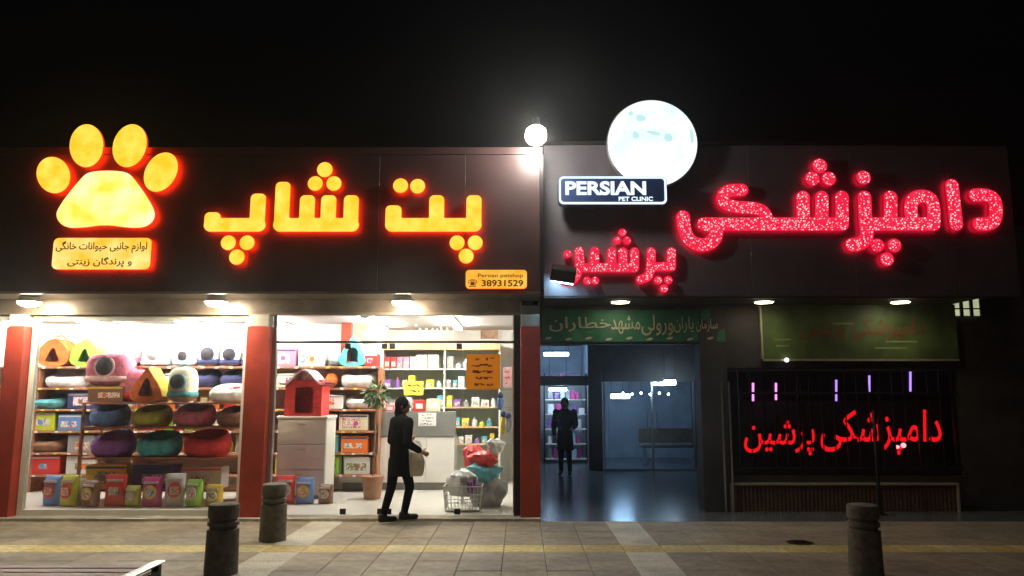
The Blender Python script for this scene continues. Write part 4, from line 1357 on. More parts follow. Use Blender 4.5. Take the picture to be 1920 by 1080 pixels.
pet_bed('navy basket bed on the second shelf under the navy carriers', 375, y1, F0, 54, 30, 'cloth_navy', 'cloth_white')
pet_bed('second navy basket bed, nearest the middle pillar', 430, y1, F0, 50, 30, 'cloth_navy', 'cloth_cream')
carton('brown carton on the second shelf behind the orange house', 275, y1, F0, 46, 30, 'plastic_brown', 'paper')
carton('white carton on the second shelf between carton and navy bed', 325, y1, F0, 36, 26, 'plastic_white', 'plastic_pale_blue')
carton('pink box with a square dark window on the top shelf right of the pillar', 533, y0, F0, 42, 34, 'plastic_pink', 'plastic_magenta')
carton('white box with a pink label on the top shelf', 583, y0, F0, 48, 32, 'plastic_white', 'plastic_pink')
cushion('pale blue patterned cushion leaning by the turquoise tent', 626, y0, F0, 32, 24, 'cloth_pale_blue')
pet_house('turquoise pointed tent house with a dark arched door on the top shelf', 660, y0, F0 - .02, 54, 60, 'cloth_turquoise', 'arch', 'tent')
carton('red and teal box at the right end of the top shelf', 695, y0, F0, 24, 24, 'plastic_red', 'plastic_teal')
cushion('round orange cushion on the second shelf right of the red house', 618, y1, F0, 24, 28, 'cloth_orange', dep=.2)
pet_bed('white lined bed with a navy rim at the right end of the second shelf', 669, y1, F0, 70, 30, 'cloth_white', 'cloth_cream')
carton('cream box on the second shelf behind the red house', 540, y1, F0, 44, 26, 'plastic_cream', 'plastic_pink')
# lower shelves, seen only past the things in front
low = [('pet_bed', 80, 2, 70, 24, 'teal', 'white'), ('carton', 150, 2, 50, 30, 'navy', 'paper'), ('pet_bed', 560, 2, 64, 26, 'magenta', 'pale_pink'), ('carton', 622, 2, 40, 26, 'white', 'magenta'), ('pet_bed', 672, 2, 60, 24, 'white', 'pale_pink'),
       ('carton', 75, 3, 50, 34, 'lime', 'paper'), ('carton', 130, 3, 46, 30, 'blue', 'paper'), ('pet_bed', 545, 3, 60, 26, 'blue', 'white'), ('carton', 605, 3, 44, 32, 'red', 'paper'), ('carton', 662, 3, 54, 30, 'cream', 'paper'),
       ('pet_bed', 80, 4, 70, 26, 'brown', 'cream'), ('carton', 150, 4, 50, 32, 'grey', 'paper'), ('pet_bed', 548, 4, 66, 28, 'purple', 'pale_pink'), ('carton', 612, 4, 42, 34, 'teal', 'paper'), ('carton', 664, 4, 50, 30, 'orange', 'paper'),
       ('carton', 545, 5, 60, 34, 'yellow', 'paper'), ('carton', 610, 5, 50, 34, 'green', 'paper'), ('carton', 668, 5, 48, 32, 'white', 'plastic_blue'), ('carton', 80, 5, 60, 34, 'red', 'paper'), ('carton', 150, 5, 56, 34, 'white', 'plastic_red')]
nth = {2: 'third', 3: 'fourth', 4: 'fifth', 5: 'lowest'}
for kd, x, lv, ww, hh, m, m2 in low:
    yy = onshelf(lv, x)
    side = 'near the left pillar' if x < 200 else 'right of the middle pillar'
    if kd == 'pet_bed':
        pet_bed('%s pet bed on the %s shelf %s' % (m.replace('_', ' '), nth[lv], side), x, yy, F0, ww, hh, 'cloth_' + m, 'cloth_' + m2)
    else:
        carton('%s carton on the %s shelf %s' % (m.replace('_', ' '), nth[lv], side), x, yy, F0, ww, hh, 'plastic_' + m, m2 if m2 in M else 'plastic_' + m2)
# display rack standing in the left window
GR = 11.75
ga, gb_ = P(150, 800, GR).x, P(456, 800, GR).x
rk = thing('display_rack', 'wooden display rack in the left window carrying the piled up pet beds', 'rack', ((ga + gb_) / 2, GR + .3, ZF))
RZ2 = [.25, .72, 1.18, 1.55]
for z in RZ2:
    part('rack_board', MB().rbox(ga, gb_, GR, GR + .6, z - .03, z, .004), M['wood'], rk)
for x in (ga + .002, gb_ - .05):
    for y in (GR + .005, GR + .555):
        part('post', MB().box(x, x + .04, y, y + .04, ZF, RZ2[-1] - .031), M['wood'], rk)
def pyof(z, D, pxx=300):
    lo, hi = 300., 1200.
    for _ in range(40):
        m_ = (lo + hi) / 2
        if P(pxx, m_, D).z > z:
            lo = m_
        else:
            hi = m_
    return lo
yr = pyof(RZ2[-1] + .002, GR + .05)
carton('brown cardboard carton under the pink plush carrier', 196, yr, GR + .06, 66, 30, 'plastic_brown', 'paper', dep=.45)
s_ = 1 / ppm(yr, GR + .05)
yr2 = pyof(RZ2[-1] + .004 + 30 * s_, GR + .06)
carrier('bright pink plush carrier with a round dark window on the window pile', 193, yr2, GR + .05, 86, 62, 'cloth_pink', 'cloth_pale_pink', win=True, dep=.42)
carrier('red and pink plush bed heaped beside the pink carrier', 238, yr, GR + .12, 52, 62, 'cloth_pink', 'cloth_red', win=False, rot=.3, dep=.4)
pet_house('orange and yellow pet house at the front of the window pile', 272, yr, GR + .03, 66, 68, 'cloth_orange', 'tri', 'tent', 'cloth_yellow', dep if False else .4)
carrier('white carrier with a big dark blue window right of the orange house', 331, yr, GR + .06, 48, 66, 'cloth_cream', 'cloth_teal', win=True, dep=.4)
pet_bed('white fluffy bed at the right end of the window rack', 420, yr, GR + .05, 74, 30, 'cloth_white', 'cloth_white')
for lv, goods in ((2, (('pet_bed', 190, 66, 36, 'cloth_blue', 'cloth_white', 'blue round bed on the third tier of the window rack'), ('pet_bed', 270, 70, 34, 'cloth_lime', 'cloth_cream', 'lime green bed in the middle tier of the window rack'), ('pet_bed', 352, 74, 36, 'cloth_pink', 'cloth_pale_pink', 'pink round bed on the third tier of the window rack'), ('pet_bed', 425, 56, 32, 'cloth_brown', 'cloth_cream', 'brown bed at the right of the third rack tier'))),
                  (1, (('pet_bed', 196, 76, 40, 'cloth_purple', 'cloth_pale_pink', 'purple bed on the second tier of the window rack'), ('pet_bed', 284, 78, 40, 'cloth_turquoise', 'cloth_white', 'turquoise bed on the second tier of the window rack'), ('pet_bed', 376, 84, 42, 'cloth_red', 'cloth_cream', 'red bed on the second tier of the window rack'))),
                  (0, (('carton', 196, 76, 44, 'plastic_yellow', 'paper', 'yellow carton on the lowest tier of the window rack'), ('carton', 284, 80, 44, 'plastic_navy', 'paper', 'navy carton on the lowest tier of the window rack'), ('carton', 376, 76, 40, 'plastic_white', 'plastic_red', 'white carton on the lowest tier of the window rack')))):
    for kd, x, ww, hh, m, m2, lab in goods:
        (pet_bed if kd == 'pet_bed' else carton)(lab, x, pyof(RZ2[lv] + .002, GR + .05, x), GR + .05, ww, hh, m, m2)
# big red house with a wavy pink roof, standing nearer in the right bay
RDH = 12.2
c0, c1 = P(527, 735, RDH), P(611, 735, RDH)
zr = P(570, 712, RDH).z
st2 = thing('display_cabinet', 'white display cabinet carrying the red pet house', 'cabinet', ((c0.x + c1.x) / 2, RDH + .3, ZF))
ztb = 1.33
part('table_top', MB().rbox(c0.x - .05, c1.x + .05, RDH - .02, RDH + .62, ztb - .04, ztb, .006), M['shelf_white'], st2)
cx0, cx1 = c0.x - .03, c1.x + .03
part('carcass', MB().box(cx0, cx1, RDH + .02, RDH + .6, ZF + .06, ztb - .041), M['shelf_white'], st2)
part('plinth', MB().box(cx0 + .03, cx1 - .03, RDH + .05, RDH + .58, ZF, ZF + .058), M['counter_grey'], st2)
for k in range(3):
    za = ZF + .07 + k * (ztb - .12 - ZF) / 3
    d = part('drawer_front', MB().rbox(cx0 + .006, cx1 - .006, RDH, RDH + .019, za, za + (ztb - .12 - ZF) / 3 - .01, .004), M['shelf_white'], st2)
    add('pull', MB().box((cx0 + cx1) / 2 - .06, (cx0 + cx1) / 2 + .06, RDH - .022, RDH - .001, za + .30, za + .315), M['steel'], d, world=True)
rh = thing('pet_house', 'big red pet house with a wavy pale pink roof right of the middle pillar', 'pet house', ((c0.x + c1.x) / 2, RDH, ztb), 0, 'pet houses in the shop')
hw = (c1.x - c0.x) / 2 * .82
hh = zr - ztb
add('front', plate([[(-hw, 0), (hw, 0), (hw, hh), (-hw, hh)], [(-hw * .45, .05), (-hw * .45, hh * .8), (hw * .55, hh * .8), (hw * .55, .05)]], 0, .03), M['cloth_red'], rh)
add('shell', MB().box(-hw, -hw + .03, .031, .5, 0, hh).box(hw - .03, hw, .031, .5, 0, hh).box(-hw + .031, hw - .031, .47, .5, 0, hh), M['cloth_red'], rh)
vs, fs = [], []
N = 28
for j, y in enumerate((-.08, .56)):
    for th in (0, .035):
        for i in range(N + 1):
            q = -1 + 2 * i / N
            vs.append((q * hw * 1.25, y, hh + .12 * math.cos(q * 3.6) * (1 - .2 * abs(q)) + .015 + th))
for i in range(N):
    for a_, b_ in ((0, 1), (1, 3), (3, 2), (2, 0)):
        fs.append((a_ * (N + 1) + i, a_ * (N + 1) + i + 1, b_ * (N + 1) + i + 1, b_ * (N + 1) + i))
add('wavy_roof', MB().put(vs, fs), M['cloth_pale_pink'], rh, smooth=True)
# packs of pet food standing about
rf = random.Random(11)
cols = ['red', 'yellow', 'navy', 'green', 'white', 'orange', 'teal', 'magenta', 'lime', 'brown', 'cream', 'blue']
def packs(xa, xb, y, z, where, smin=.16, smax=.24, hm=1.45):
    x = xa
    while x < xb - smin:
        w_ = rf.uniform(smin, smax)
        c_, c2 = rf.choice(cols), rf.choice(['white', 'yellow', 'cream', 'red'])
        food_bag('%s pet food pack, %s patch, %s' % (c_, c2, where), x + w_ / 2, y + rf.uniform(-.03, .03), z + .002, w_, w_ * hm * rf.uniform(.78, 1.12), 'plastic_' + c_, 'plastic_' + c2, rf.uniform(-.4, .4))
        x += w_ + rf.uniform(.0, .05)
packs(ga - .05, gb_, GR - .28, ZF, 'on the floor along the window rack', .24, .34)
packs(P(60, 800, 11.2).x, P(142, 800, 11.2).x, 11.6, ZF, 'on the floor by the left pillar', .26, .34)
packs(P(516, 800, 11.6).x, P(640, 800, 11.6).x, 11.75, ZF, 'on the floor in front of the drawers', .24, .32)
packs(-9.4, -8.4, SD0 + .2, LV[2], 'on the third shelf beyond the left pillar')
packs(P(215, 750, SD0).x, P(460, 750, SD0).x, SD0 + .15, LV[2], 'on the third shelf behind the rack', .14, .2, 1.35)
packs(P(215, 800, SD0).x, P(460, 800, SD0).x, SD0 + .15, LV[3], 'on the fourth shelf behind the rack', .14, .2, 1.35)
packs(P(215, 840, SD0).x, P(460, 840, SD0).x, SD0 + .15, LV[4], 'on the fifth shelf behind the rack', .14, .2, 1.35)
packs(P(395, 760, GR).x, P(455, 760, GR).x, GR + .4, RZ2[-1], 'behind the white bed on the window rack', .15, .2)
for lv in range(6):                           # price strips on the shelf edges
    for k in range(26):
        x = sxa + .3 + k * .27 + rf.uniform(-.05, .05)
        if x < sxb - .1:
            add('price_tag', MB().box(x, x + .055, SD0 - .004, SD0 - .001, LV[lv] - .033, LV[lv] - .003), M['paper'] if rf.random() < .7 else M['card_yellow'], un, world=True)
# small products behind the counter
def bottle(x, D, z, h, r, m, cap):
    t = thing('bottle', None, 'bottle', (x, D, z), group='bottles on the pale product shelf')
    add('flask', MB().lathe([(r, 0), (r, h * .62), (r * .5, h * .76), (r * .42, h * .84)], 10), M[m], t, smooth=True)
    add('cap', MB().lathe([(r * .5, h * .842), (r * .5, h), (.002, h)], 10), M[cap], t, smooth=True)
    return t
LABZ = ('top', 'second', 'third', 'fourth', 'fifth')
rnd = random.Random(21)
for lv, z in enumerate(RZ):
    for side, (xa, xb) in enumerate(((ru0 + .05, xm - .03), (xm + .05, ru1 - .06))):
        if side == 0 and lv > 2:
            continue
        x = xa
        while x < xb - .08:
            kind = rnd.random()
            if lv == 0 and side == 0:
                if x < xa + .58:
                    w_, h_ = .105, .22
                    m_ = rnd.choice(['pink', 'white', 'pale_pink', 'red', 'purple'])
                elif x < xa + .85:
                    w_, h_, m_ = .20, .26, 'cream'
                elif x < xa + 1.0:
                    w_, h_, m_ = .32, .25, 'white'
                else:
                    break
                kind = 1
            else:
                w_, h_ = rnd.uniform(.07, .15), rnd.uniform(.12, .24)
                m_ = rnd.choice(['white', 'grey', 'cream', 'yellow', 'pale_blue', 'purple', 'white', 'teal', 'lime'] if lv > 0 else ['grey', 'pale_blue', 'white', 'navy'])
            if lv in (3, 4):
                h_ *= .75
            if kind > .45:
                o = thing('product_box', '%s product box on the %s pale shelf %s' % (m_.replace('_', ' '), LABZ[lv], 'behind the counter' if side == 0 else 'at the right'), 'box', (x + w_ / 2, RD0 + .14, z + .001), group='boxes on the pale product shelf')
                add('box_body', MB().rbox(-w_ / 2, w_ / 2, -.08, .08, 0, h_, .005), M['plastic_' + m_], o)
                add('printed_label', MB().box(-w_ * .36, w_ * .36, -.084, -.081, h_ * .2, h_ * .6), M[rnd.choice(PRINTS)], o)
            else:
                o = bottle(x + w_ / 2, RD0 + .13, z + .001, h_, min(.05, w_ / 2), 'plastic_' + m_, 'plastic_' + rnd.choice(['white', 'grey', 'red', 'navy']))
                o['label'] = '%s bottle on the %s pale shelf %s' % (m_.replace('_', ' '), LABZ[lv], 'behind the counter' if side == 0 else 'at the right')
            x += w_ + rnd.uniform(.01, .05 if lv != 0 else .02)
# things on the counter
x = k0 + .75
cz = ztop + .001
for w_, h_, m_, nm in ((.16, .12, 'pink', 'pink box on the counter left of the tins'), (.12, .20, 'purple', 'purple box standing on the shop counter'), (.10, .24, 'white', 'tall white box on the shop counter'), (.20, .20, 'red', 'red box with white label on the counter'), (.24, .22, 'cream', 'cream tub box at the right end of the counter')):
    if x + w_ < k1:
        o = thing('counter_box', nm, 'box', (x + w_ / 2, 13.42, cz), rnd.uniform(-.2, .2), 'boxes on the shop counter')
        add('box_body', MB().rbox(-w_ / 2, w_ / 2, -.06, .06, 0, h_, .008), M['plastic_' + m_], o)
        add('printed_label', MB().box(-w_ * .3, w_ * .3, -.064, -.061, h_ * .25, h_ * .7), M['plastic_white' if m_ != 'white' else 'plastic_blue'], o)
    x += w_ + .03
# leafy pot plant by the counter
c = P(703, 748, 12.3)
pp = thing('pot_plant', 'leafy green pot plant inside the glass doors', 'plant', (c.x, 12.3, ZF))
add('pot', MB().lathe([(.13, 0), (.17, .32), (.18, .32), (.18, .35), (.15, .35)], 20), M['pot'], pp, smooth=True)
add('stem', MB().tube((0, 0, .3), (.02, .01, 1.45), .018, .01), M['cloth_brown'], pp)
mb = MB()
rl = random.Random(3)
for k in range(230):
    v = Vector((rl.gauss(0, 1), rl.gauss(0, 1), rl.gauss(0, 1))).normalized() * rl.uniform(.06, .19)
    p = Vector((.02, 0, c.z + .02)) + v
    d = (v + Vector((rl.uniform(-.1, .1), rl.uniform(-.1, .1), -.05))).normalized()
    sd = d.cross(Vector((rl.uniform(-1, 1), rl.uniform(-1, 1), 1))).normalized() * .022
    mb.put([p, p + d * .04 + sd, p + d * .09, p + d * .04 - sd], [(0, 1, 2, 3)])
o = add('leaves', mb, M['leaf'], pp)
o['kind'] = 'stuff'
# wire basket with bags by the right wall
bc = P(868, 955, 11.05)
bk = thing('wire_basket', 'white wire basket of toys on the floor by the right wall', 'basket', (bc.x, 11.1, ZF))
bw_, bd_, bh_ = .27, .2, .34
mb = MB()
for z in (.01, .12, .23, bh_):
    q = 1 - .12 * (1 - z / bh_)
    for (xa, ya), (xb_, yb_) in (((-1, -1), (1, -1)), ((1, -1), (1, 1)), ((1, 1), (-1, 1)), ((-1, 1), (-1, -1))):
        mb.tube((xa * bw_ * q, ya * bd_ * q, z), (xb_ * bw_ * q, yb_ * bd_ * q, z), .006 if z < bh_ else .01, n=6)
add('hoops', mb, M['frame_white'], bk)
mb = MB()
for i in range(11):
    q = -1 + 2 * i / 10
    for s in (-1, 1):
        mb.tube((q * bw_ * .88, s * bd_ * .88, .01), (q * bw_, s * bd_, bh_), .004, n=5)
for i in range(7):
    q = -1 + 2 * i / 6
    for s in (-1, 1):
        mb.tube((s * bw_ * .88, q * bd_ * .88, .01), (s * bw_, q * bd_, bh_), .004, n=5)
add('wires', mb, M['frame_white'], bk)
add('base_tray', MB().box(-bw_ * .86, bw_ * .86, -bd_ * .86, bd_ * .86, .012, .02), M['frame_white'], bk)
def bag(label, pxx, py, D, wpx, hpx, m, seed, dep=.2, name='plastic_bag'):
    s = 1 / ppm(py, D)
    w_, h_ = wpx * s, hpx * s
    c = P(pxx, py, D)
    rr = random.Random(seed)
    ph = [rr.uniform(0, 6.3) for _ in range(6)]
    vs, fs = [], []
    n, mm = 44, 20
    for k in range(mm + 1):
        u = k / mm
        prof = (.75 + .35 * math.sin(u * 2.6)) * (1 if u < .8 else 1 - (u - .8) * 2.6)
        for i in range(n):
            a_ = 2 * math.pi * i / n
            q = prof * (1 + .10 * math.sin(3 * a_ + ph[0] + 3 * u) + .08 * math.sin(5 * a_ + ph[1] - 4 * u) + .06 * math.sin(9 * a_ + ph[2] + 5 * u) + .05 * math.sin(13 * u + 4 * a_ + ph[4]) + .035 * math.sin(17 * a_ - 9 * u + ph[5]))
            vs.append((w_ / 2 * q * math.cos(a_), dep / 2 * q * math.sin(a_), h_ * u + .015 * math.sin(2 * a_ + ph[3]) * u))
    for k in range(mm):
        for i in range(n):
            j = (i + 1) % n
            fs.append((k * n + i, k * n + j, (k + 1) * n + j, (k + 1) * n + i))
    fs += [tuple(range(n))[::-1], tuple(range(mm * n, (mm + 1) * n))]
    t = thing(name, label, 'bag', (c.x, D, c.z), rr.uniform(-.4, .4), 'bags heaped by the right wall')
    add('sack', MB().put(vs, fs), M[m], t, smooth=True)
    add('top_tie', MB().ring((0, 0, h_ * .9), w_ * .22, dep * .22, .014, .016, 14, 6), M['plastic_white'], t, smooth=True)
    return t
yb = pyof(ZF + .002, 11.45, 905)
bag('dark grey sack at the bottom of the heap by the right wall', 912, yb, 11.45, 64, 52, 'plastic_grey', 1, .35)
bag('teal bag in the middle of the heap by the right wall', 905, yb - 46, 11.45, 58, 34, 'plastic_teal', 2, .3)
bag('bright red bag on top of the heap by the right wall', 906, yb - 76, 11.45, 50, 26, 'plastic_red', 3, .26)
bag('white bag with black spots at the very top of the heap', 928, yb - 99, 11.45, 30, 26, 'plastic_white', 4, .2)
bag('white bag peeping out of the wire basket', 866, pyof(ZF + .2, 11.05, 866), 11.1, 52, 46, 'plastic_white', 5, .22)
bag('small purple bag in the wire basket', 882, pyof(ZF + .24, 11.03, 882), 11.03, 22, 28, 'plastic_purple', 6, .14)
bag('crimson bag standing behind the wire basket', 888, pyof(ZF + .5, 11.75, 888), 11.75, 34, 44, 'plastic_red', 7, .2)
st3 = thing('floor_stand', 'low white stand behind the wire basket carrying the crimson bag', 'stand', (P(888, 900, 11.75).x, 11.75, ZF))
add('stand_top', MB().box(-.2, .2, -.15, .15, .47, .498), M['shelf_white'], st3)
for sx in (-1, 1):
    for sy in (-1, 1):
        add('leg', MB().box(sx * .17 - .015, sx * .17 + .015, sy * .12 - .015, sy * .12 + .015, 0, .469), M['shelf_white'], st3)
# toys hanging on hooks from the right wall
for k, (x, y0_, y1_, m_, nm) in enumerate(((944, 772, 816, 'yellow', 'yellow and black toy hanging on the right wall'), (953, 776, 812, 'grey', 'dark hanging toy beside the yellow one'), (938, 738, 770, 'blue', 'blue hanging toy above the yellow one'))):
    p, q = P(x, y1_, 11.5 - .1 * k), P(x, y0_, 11.5 - .1 * k)
    t = thing('hanging_toy', nm, 'toy', q, group='toys hanging on the right wall')
    L_ = q.z - p.z
    add('plush_body', MB().ball((0, 0, -L_ * .55), (.05, .045, L_ * .42), 12, 8, wob=.15), M['cloth_' + m_], t, smooth=True)
    add('plush_head', MB().ball((0, 0, -L_ * .12), (.045, .045, .05), 12, 8), M['cloth_navy'], t, smooth=True)
    add('hook', MB().tube((0, 0, -.02), (0, 0, .06), .004, n=5).tube((0, 0, .06), (-.12 - q.x - .005, 0, .06), .005, n=5), M['steel'], t)

# ------------------------------------------------------------------ street furniture
def bollard(label, x, y, h=.64, m='concrete'):
    t = thing('bollard', label, 'bollard', (x, y, 0), random.uniform(0, 3), 'concrete bollards on the pavement')
    r = .145
    add('shaft', MB().lathe([(r * 1.06, -.03), (r * 1.05, .02), (r, h - .235), (r * .86, h - .23), (r * .86, h - .20), (r * .99, h - .195), (r * .99, h - .165), (r * .86, h - .16), (r * .86, h - .13), (r * .98, h - .125), (r * .97, h - .025)], 32), M[m], t, smooth=True)
    add('cap', MB().lathe([(r * .97, h - .0245), (r * .93, h - .006), (r * .80, h), (.002, h + .004)], 32), M['concrete'], t, smooth=True)
    return t
bollard('dark concrete bollard at the lower left, nearest the bench', P(421, 944, 7.4).x, 7.4, m='concrete_dark')
bollard('lighter concrete bollard further back in front of the middle red pillar', P(514, 944, 9.06).x, 9.06)
bollard('concrete bollard at the lower right in front of the clinic', P(1617, 950, 7.35).x, 7.35, m='concrete_dark')
# bench whose far corner shows at the lower left
bxr = P(268, 1066, 5.5).x
BZ = -.01
bn2 = thing('bench', 'dark red slatted bench with black metal ends at the lower left corner', 'bench', (bxr - 1.0, 5.45, 0))
for k in range(4):
    part('slat', MB().rbox(bxr - 2.0, bxr - .04, 5.72 - .125 * (k + 1) + .008, 5.72 - .125 * k - .008, .415 + BZ, .45 + BZ, .006), M['bench_red'], bn2)
for x in (bxr - .03, bxr - 2.06):
    e = MB().box(x, x + .05, 5.22, 5.27, -.02, .451 + BZ).box(x, x + .05, 5.69, 5.74, -.02, .451 + BZ).box(x, x + .05, 5.271, 5.689, .36 + BZ, .41 + BZ)
    part('end_frame', e, M['black_metal'], bn2)
    part('arm_rail', MB().rbox(x - .012, x + .062, 5.2, 5.77, .452 + BZ, .468 + BZ, .005), M['steel'], bn2)

# ------------------------------------------------------------------ people
def remesh(mb, voxel, name):
    me = bpy.data.meshes.new('tmp')
    me.from_pydata([tuple(v) for v in mb.v], [], mb.f)
    o = bpy.data.objects.new('tmp', me)
    COL.objects.link(o)
    md = o.modifiers.new('r', 'REMESH')
    md.mode = 'VOXEL'
    md.voxel_size = voxel
    sm = o.modifiers.new('s', 'SMOOTH')
    sm.factor, sm.iterations = .5, 4
    dg = bpy.context.evaluated_depsgraph_get()
    r = bpy.data.meshes.new_from_object(o.evaluated_get(dg))
    bpy.data.objects.remove(o)
    bpy.data.meshes.remove(me)
    out = MB()
    out.v = [tuple(v.co) for v in r.vertices]
    out.f = [tuple(p.vertices) for p in r.polygons]
    out.mi = [0] * len(out.f)
    bpy.data.meshes.remove(r)
    return out
def person(label, loc, rotz, legs, arms, lean=(0, 0), hair='black_cloth', coat='black_cloth', hem=.55, H=1.62, headturn=0):
    "faces +y; legs: (hip, knee, ankle) and arms: (shoulder, elbow, wrist) in metres, right side first"
    V = Vector
    t = thing('person', label, 'person', loc, rotz)
    k = H / 1.62
    lx, ly = lean
    sh = V((lx, ly, 1.32 * k))
    hd = V((lx * 1.15, ly * 1.2 + .02, 1.505 * k))
    body = MB()
    body.ball(tuple(hd), (.074, .092, .108), 18, 12)
    face = V((math.sin(headturn), math.cos(headturn), 0))
    side = V((face.y, -face.x, 0))
    body.ball(tuple(hd + face * .035 + V((0, 0, -.055))), (.052, .055, .055), 12, 8)
    body.capsule(hd + face * .088 + V((0, 0, .01)), hd + face * .104 + V((0, 0, -.022)), .009, .014)
    for s in (-1, 1):
        body.ball(tuple(hd + side * s * .076 + V((0, 0, -.01))), (.012, .02, .03), 8, 6)
    body.capsule(sh + V((0, 0, .02)), hd + V((0, 0, -.08)), .052, .048)
    body.ball((lx, ly, 1.24 * k), (.155, .10, .13), 16, 10)
    body.ball((lx * .7, ly * .7, 1.05 * k), (.13, .095, .16), 16, 10)
    body.ball((lx * .3, ly * .3, .88 * k), (.155, .11, .13), 16, 10)
    pants, shoes, cm = MB(), [], MB()
    for hip, kn, an in legs:
        hip, kn, an = V(hip), V(kn), V(an)
        body.capsule(hip, kn, .075, .05)
        body.capsule(kn, an, .048, .034)
        toe = an + V((.01 if hip.x > 0 else -.01, .15, -.045))
        body.capsule(an + V((0, 0, -.03)), toe, .032, .026)
        pants.capsule(hip, kn, .088, .062)
        pants.capsule(kn, an + V((0, -.005, .02)), .062, .048)
        shoes.append(MB())
        shoes[-1].capsule(an + V((0, -.04, -.035)), toe + V((0, .01, -.002)), .043, .038)
        shoes[-1].capsule(an + V((0, -.03, 0)), an + V((0, .02, -.02)), .046, .045)
    for s, (sl, el, wr, gd) in zip((1, -1), arms):
        sl, el, wr = V(sl), V(el), V(wr)
        body.capsule(sl, el, .046, .037)
        body.capsule(el, wr, .036, .026)
        d = V(gd).normalized()                 # direction the hand points
        pal = wr + d * .045
        body.capsule(wr + d * .01, pal + d * .03, .027, .03)
        lat = d.cross(V((0, 1, 0)) if abs(d.y) < .8 else V((1, 0, 0))).normalized()
        nrm = d.cross(lat).normalized()
        for fi, (o_, L_) in enumerate(((-.026, .066), (-.009, .076), (.009, .071), (.026, .055))):
            b0 = pal + d * .035 + lat * o_
            b1 = b0 + d * L_ * .45 + nrm * .008
            b2 = b1 + d * L_ * .35 + nrm * .022
            b3 = b2 + d * L_ * .1 + nrm * .024
            body.capsule(b0, b1, .0095, .009, 8, 3)
            body.capsule(b1, b2, .009, .0085, 8, 3)
            body.capsule(b2, b3, .0085, .0075, 8, 3)
        th0 = wr + d * .03 + lat * -.026
        th1 = th0 + (d * .6 - lat * .8 + nrm * .3).normalized() * .035
        th2 = th1 + (d * .9 - lat * .25 + nrm * .4).normalized() * .03
        body.capsule(th0, th1, .012, .011, 8, 3)
        body.capsule(th1, th2, .011, .009, 8, 3)
        cm.capsule(sl, el, .066, .058)
        cm.capsule(el, el + (wr - el) * .86, .058, .045)
    add('body', remesh(body, .0085, 'body'), M['skin'], t, smooth=True)
    add('trousers', remesh(pants, .014, 'trousers'), M['navy_cloth'], t, smooth=True)
    for q in shoes:
        add('shoe', remesh(q, .010, 'shoe'), M['shoe'], t, smooth=True)
    cm.ball((lx, ly, 1.25 * k), (.185, .125, .15), 18, 10)
    cm.ball((lx * .7, ly * .7, 1.06 * k), (.165, .125, .22), 18, 10)
    cm.lathe([(.178, hem * k), (.172, .72 * k), (.160, .88 * k), (.14, 1.1 * k)], 24, (lx * .3, ly * .3, 0), sx=1.0, sy=.72)
    add('coat', remesh(cm, .014, 'coat'), M[coat], t, smooth=True)
    hm = MB()
    hm.ball(tuple(hd - face * .014 + V((0, 0, .014))), (.088, .098, .114), 18, 12)
    hm.ball(tuple(hd - face * .05 + V((0, 0, -.09))), (.075, .06, .10), 14, 8)
    hm.capsule(sh + V((0, -.01, .0)), hd + V((0, 0, -.11)) - face * .03, .085, .065)
    add('headscarf', remesh(hm, .011, 'scarf'), M[hair], t, smooth=True)
    for s in (-1, 1):
        add('eye', MB().ball(tuple(hd + face * .086 + side * s * .03 + V((0, 0, .008))), (.010, .010, .007), 8, 6), M['ink'], t, smooth=True)
    add('mouth', MB().ball(tuple(hd + face * .087 + V((0, 0, -.055))), (.018, .012, .005), 8, 6), M['cloth_magenta'], t, smooth=True)
    return t
pa = P(745, 985, 10.2)
w1 = person('person in a dark coat with a pale handbag stepping up to the glass doors', (pa.x, 10.2, 0), R(-52),
            (((.075, .03, .80), (.08, .13, .47), (.075, .06, .13)), ((-.075, -.02, .80), (-.075, -.06, .46), (-.08, -.16, .10))),
            (((.19, .03, 1.31), (.25, -.02, 1.04), (.23, .19, .93), (.1, .8, -.35)), ((-.19, .03, 1.31), (-.25, .02, 1.05), (-.20, .20, 1.05), (.3, .8, .2))), lean=(0, .02), hem=.60, H=1.64, headturn=R(38))
w1.location.z = 0.0
hb = thing('handbag', 'pale cream handbag hanging from the arm of the person at the doors', 'bag', (P(779, 870, 10.22).x, 10.22, P(779, 893, 10.2).z), R(35))
hs = 1 / ppm(860, 10.2)
n = 24
vs, fs = [], []
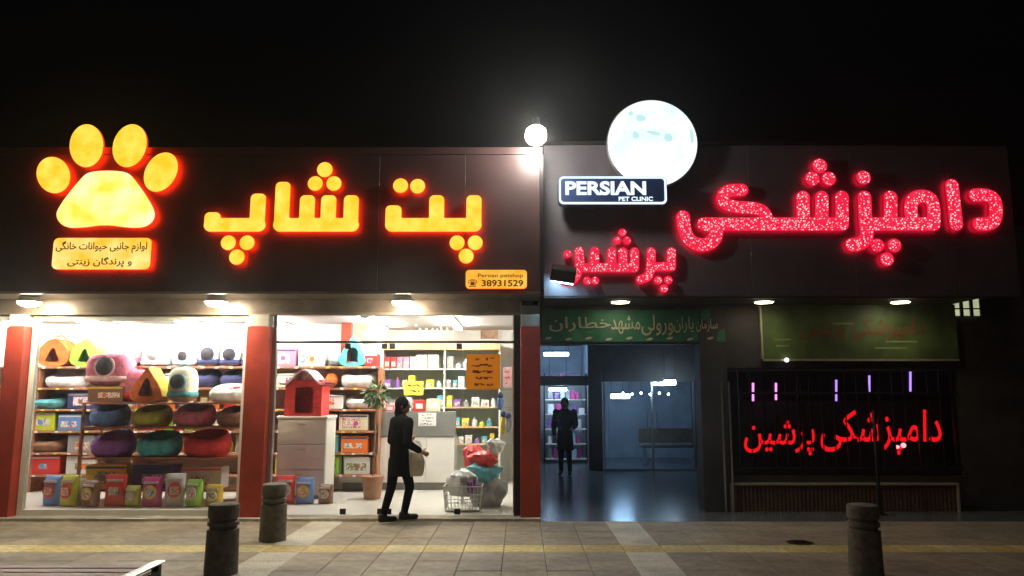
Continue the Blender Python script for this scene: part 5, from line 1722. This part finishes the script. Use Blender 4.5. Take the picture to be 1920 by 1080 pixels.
for k in range(9):
    u = k / 8
    q = (.62 + .45 * math.sin(.5 + u * 2.0)) * (1 - .35 * max(0, u - .7) / .3)
    for i in range(n):
        a_ = 2 * math.pi * i / n
        vs.append((.125 * q * math.copysign(abs(math.cos(a_)) ** .7, math.cos(a_)), .06 * q * math.sin(a_), .31 * u))
for k in range(8):
    for i in range(n):
        j = (i + 1) % n
        fs.append((k * n + i, k * n + j, (k + 1) * n + j, (k + 1) * n + i))
fs += [tuple(range(n))[::-1], tuple(range(8 * n, 9 * n))]
add('pouch', MB().put(vs, fs), M['bag_cream'], hb, smooth=True)
hd_ = MB()
for s in (-.03, .03):
    for k in range(10):
        t0, t1 = math.pi * k / 10, math.pi * (k + 1) / 10
        hd_.tube((.075 * math.cos(t0), s, .29 + .17 * math.sin(t0)), (.075 * math.cos(t1), s, .29 + .17 * math.sin(t1)), .008, n=6)
add('strap', hd_, M['bag_cream'], hb)
add('zip', MB().box(-.09, .09, -.004, .004, .311, .316), M['steel'], hb)
pb = P(1060, 892, 16.2)
person('person in a long dark coat standing at the far end of the blue lobby', (pb.x, 16.2, 0.003), R(172),
       (((.075, 0, .80), (.085, .02, .46), (.09, 0, .09)), ((-.075, 0, .80), (-.085, .03, .46), (-.095, .0, .09))),
       (((.19, 0, 1.31), (.24, -.02, 1.04), (.22, .06, .82), (0, .2, -1)), ((-.19, 0, 1.31), (-.23, .0, 1.05), (-.17, .16, .96), (.3, .9, .1))), hem=.52, H=1.60)

# ------------------------------------------------------------------ thin scattering volume added to spread a lens-like bloom round lamps and signs
hz = add('bloom_haze', MB().box(-40, 40, -3, 36, -1.6, 7.4), [])
hz['kind'] = 'stuff'
hm_ = bpy.data.materials.new('bloom_mist')
hm_.use_nodes = True
hn = hm_.node_tree.nodes
hn.remove(hn['Principled BSDF'])
pv = hn.new('ShaderNodeVolumePrincipled')
pv.inputs['Color'].default_value = (.9, .92, .95, 1)
pv.inputs['Density'].default_value = BLOOM_DENSITY
pv.inputs['Anisotropy'].default_value = .88
hm_.node_tree.links.new(pv.outputs[0], hn['Material Output'].inputs['Volume'])
hz.data.materials.append(hm_)
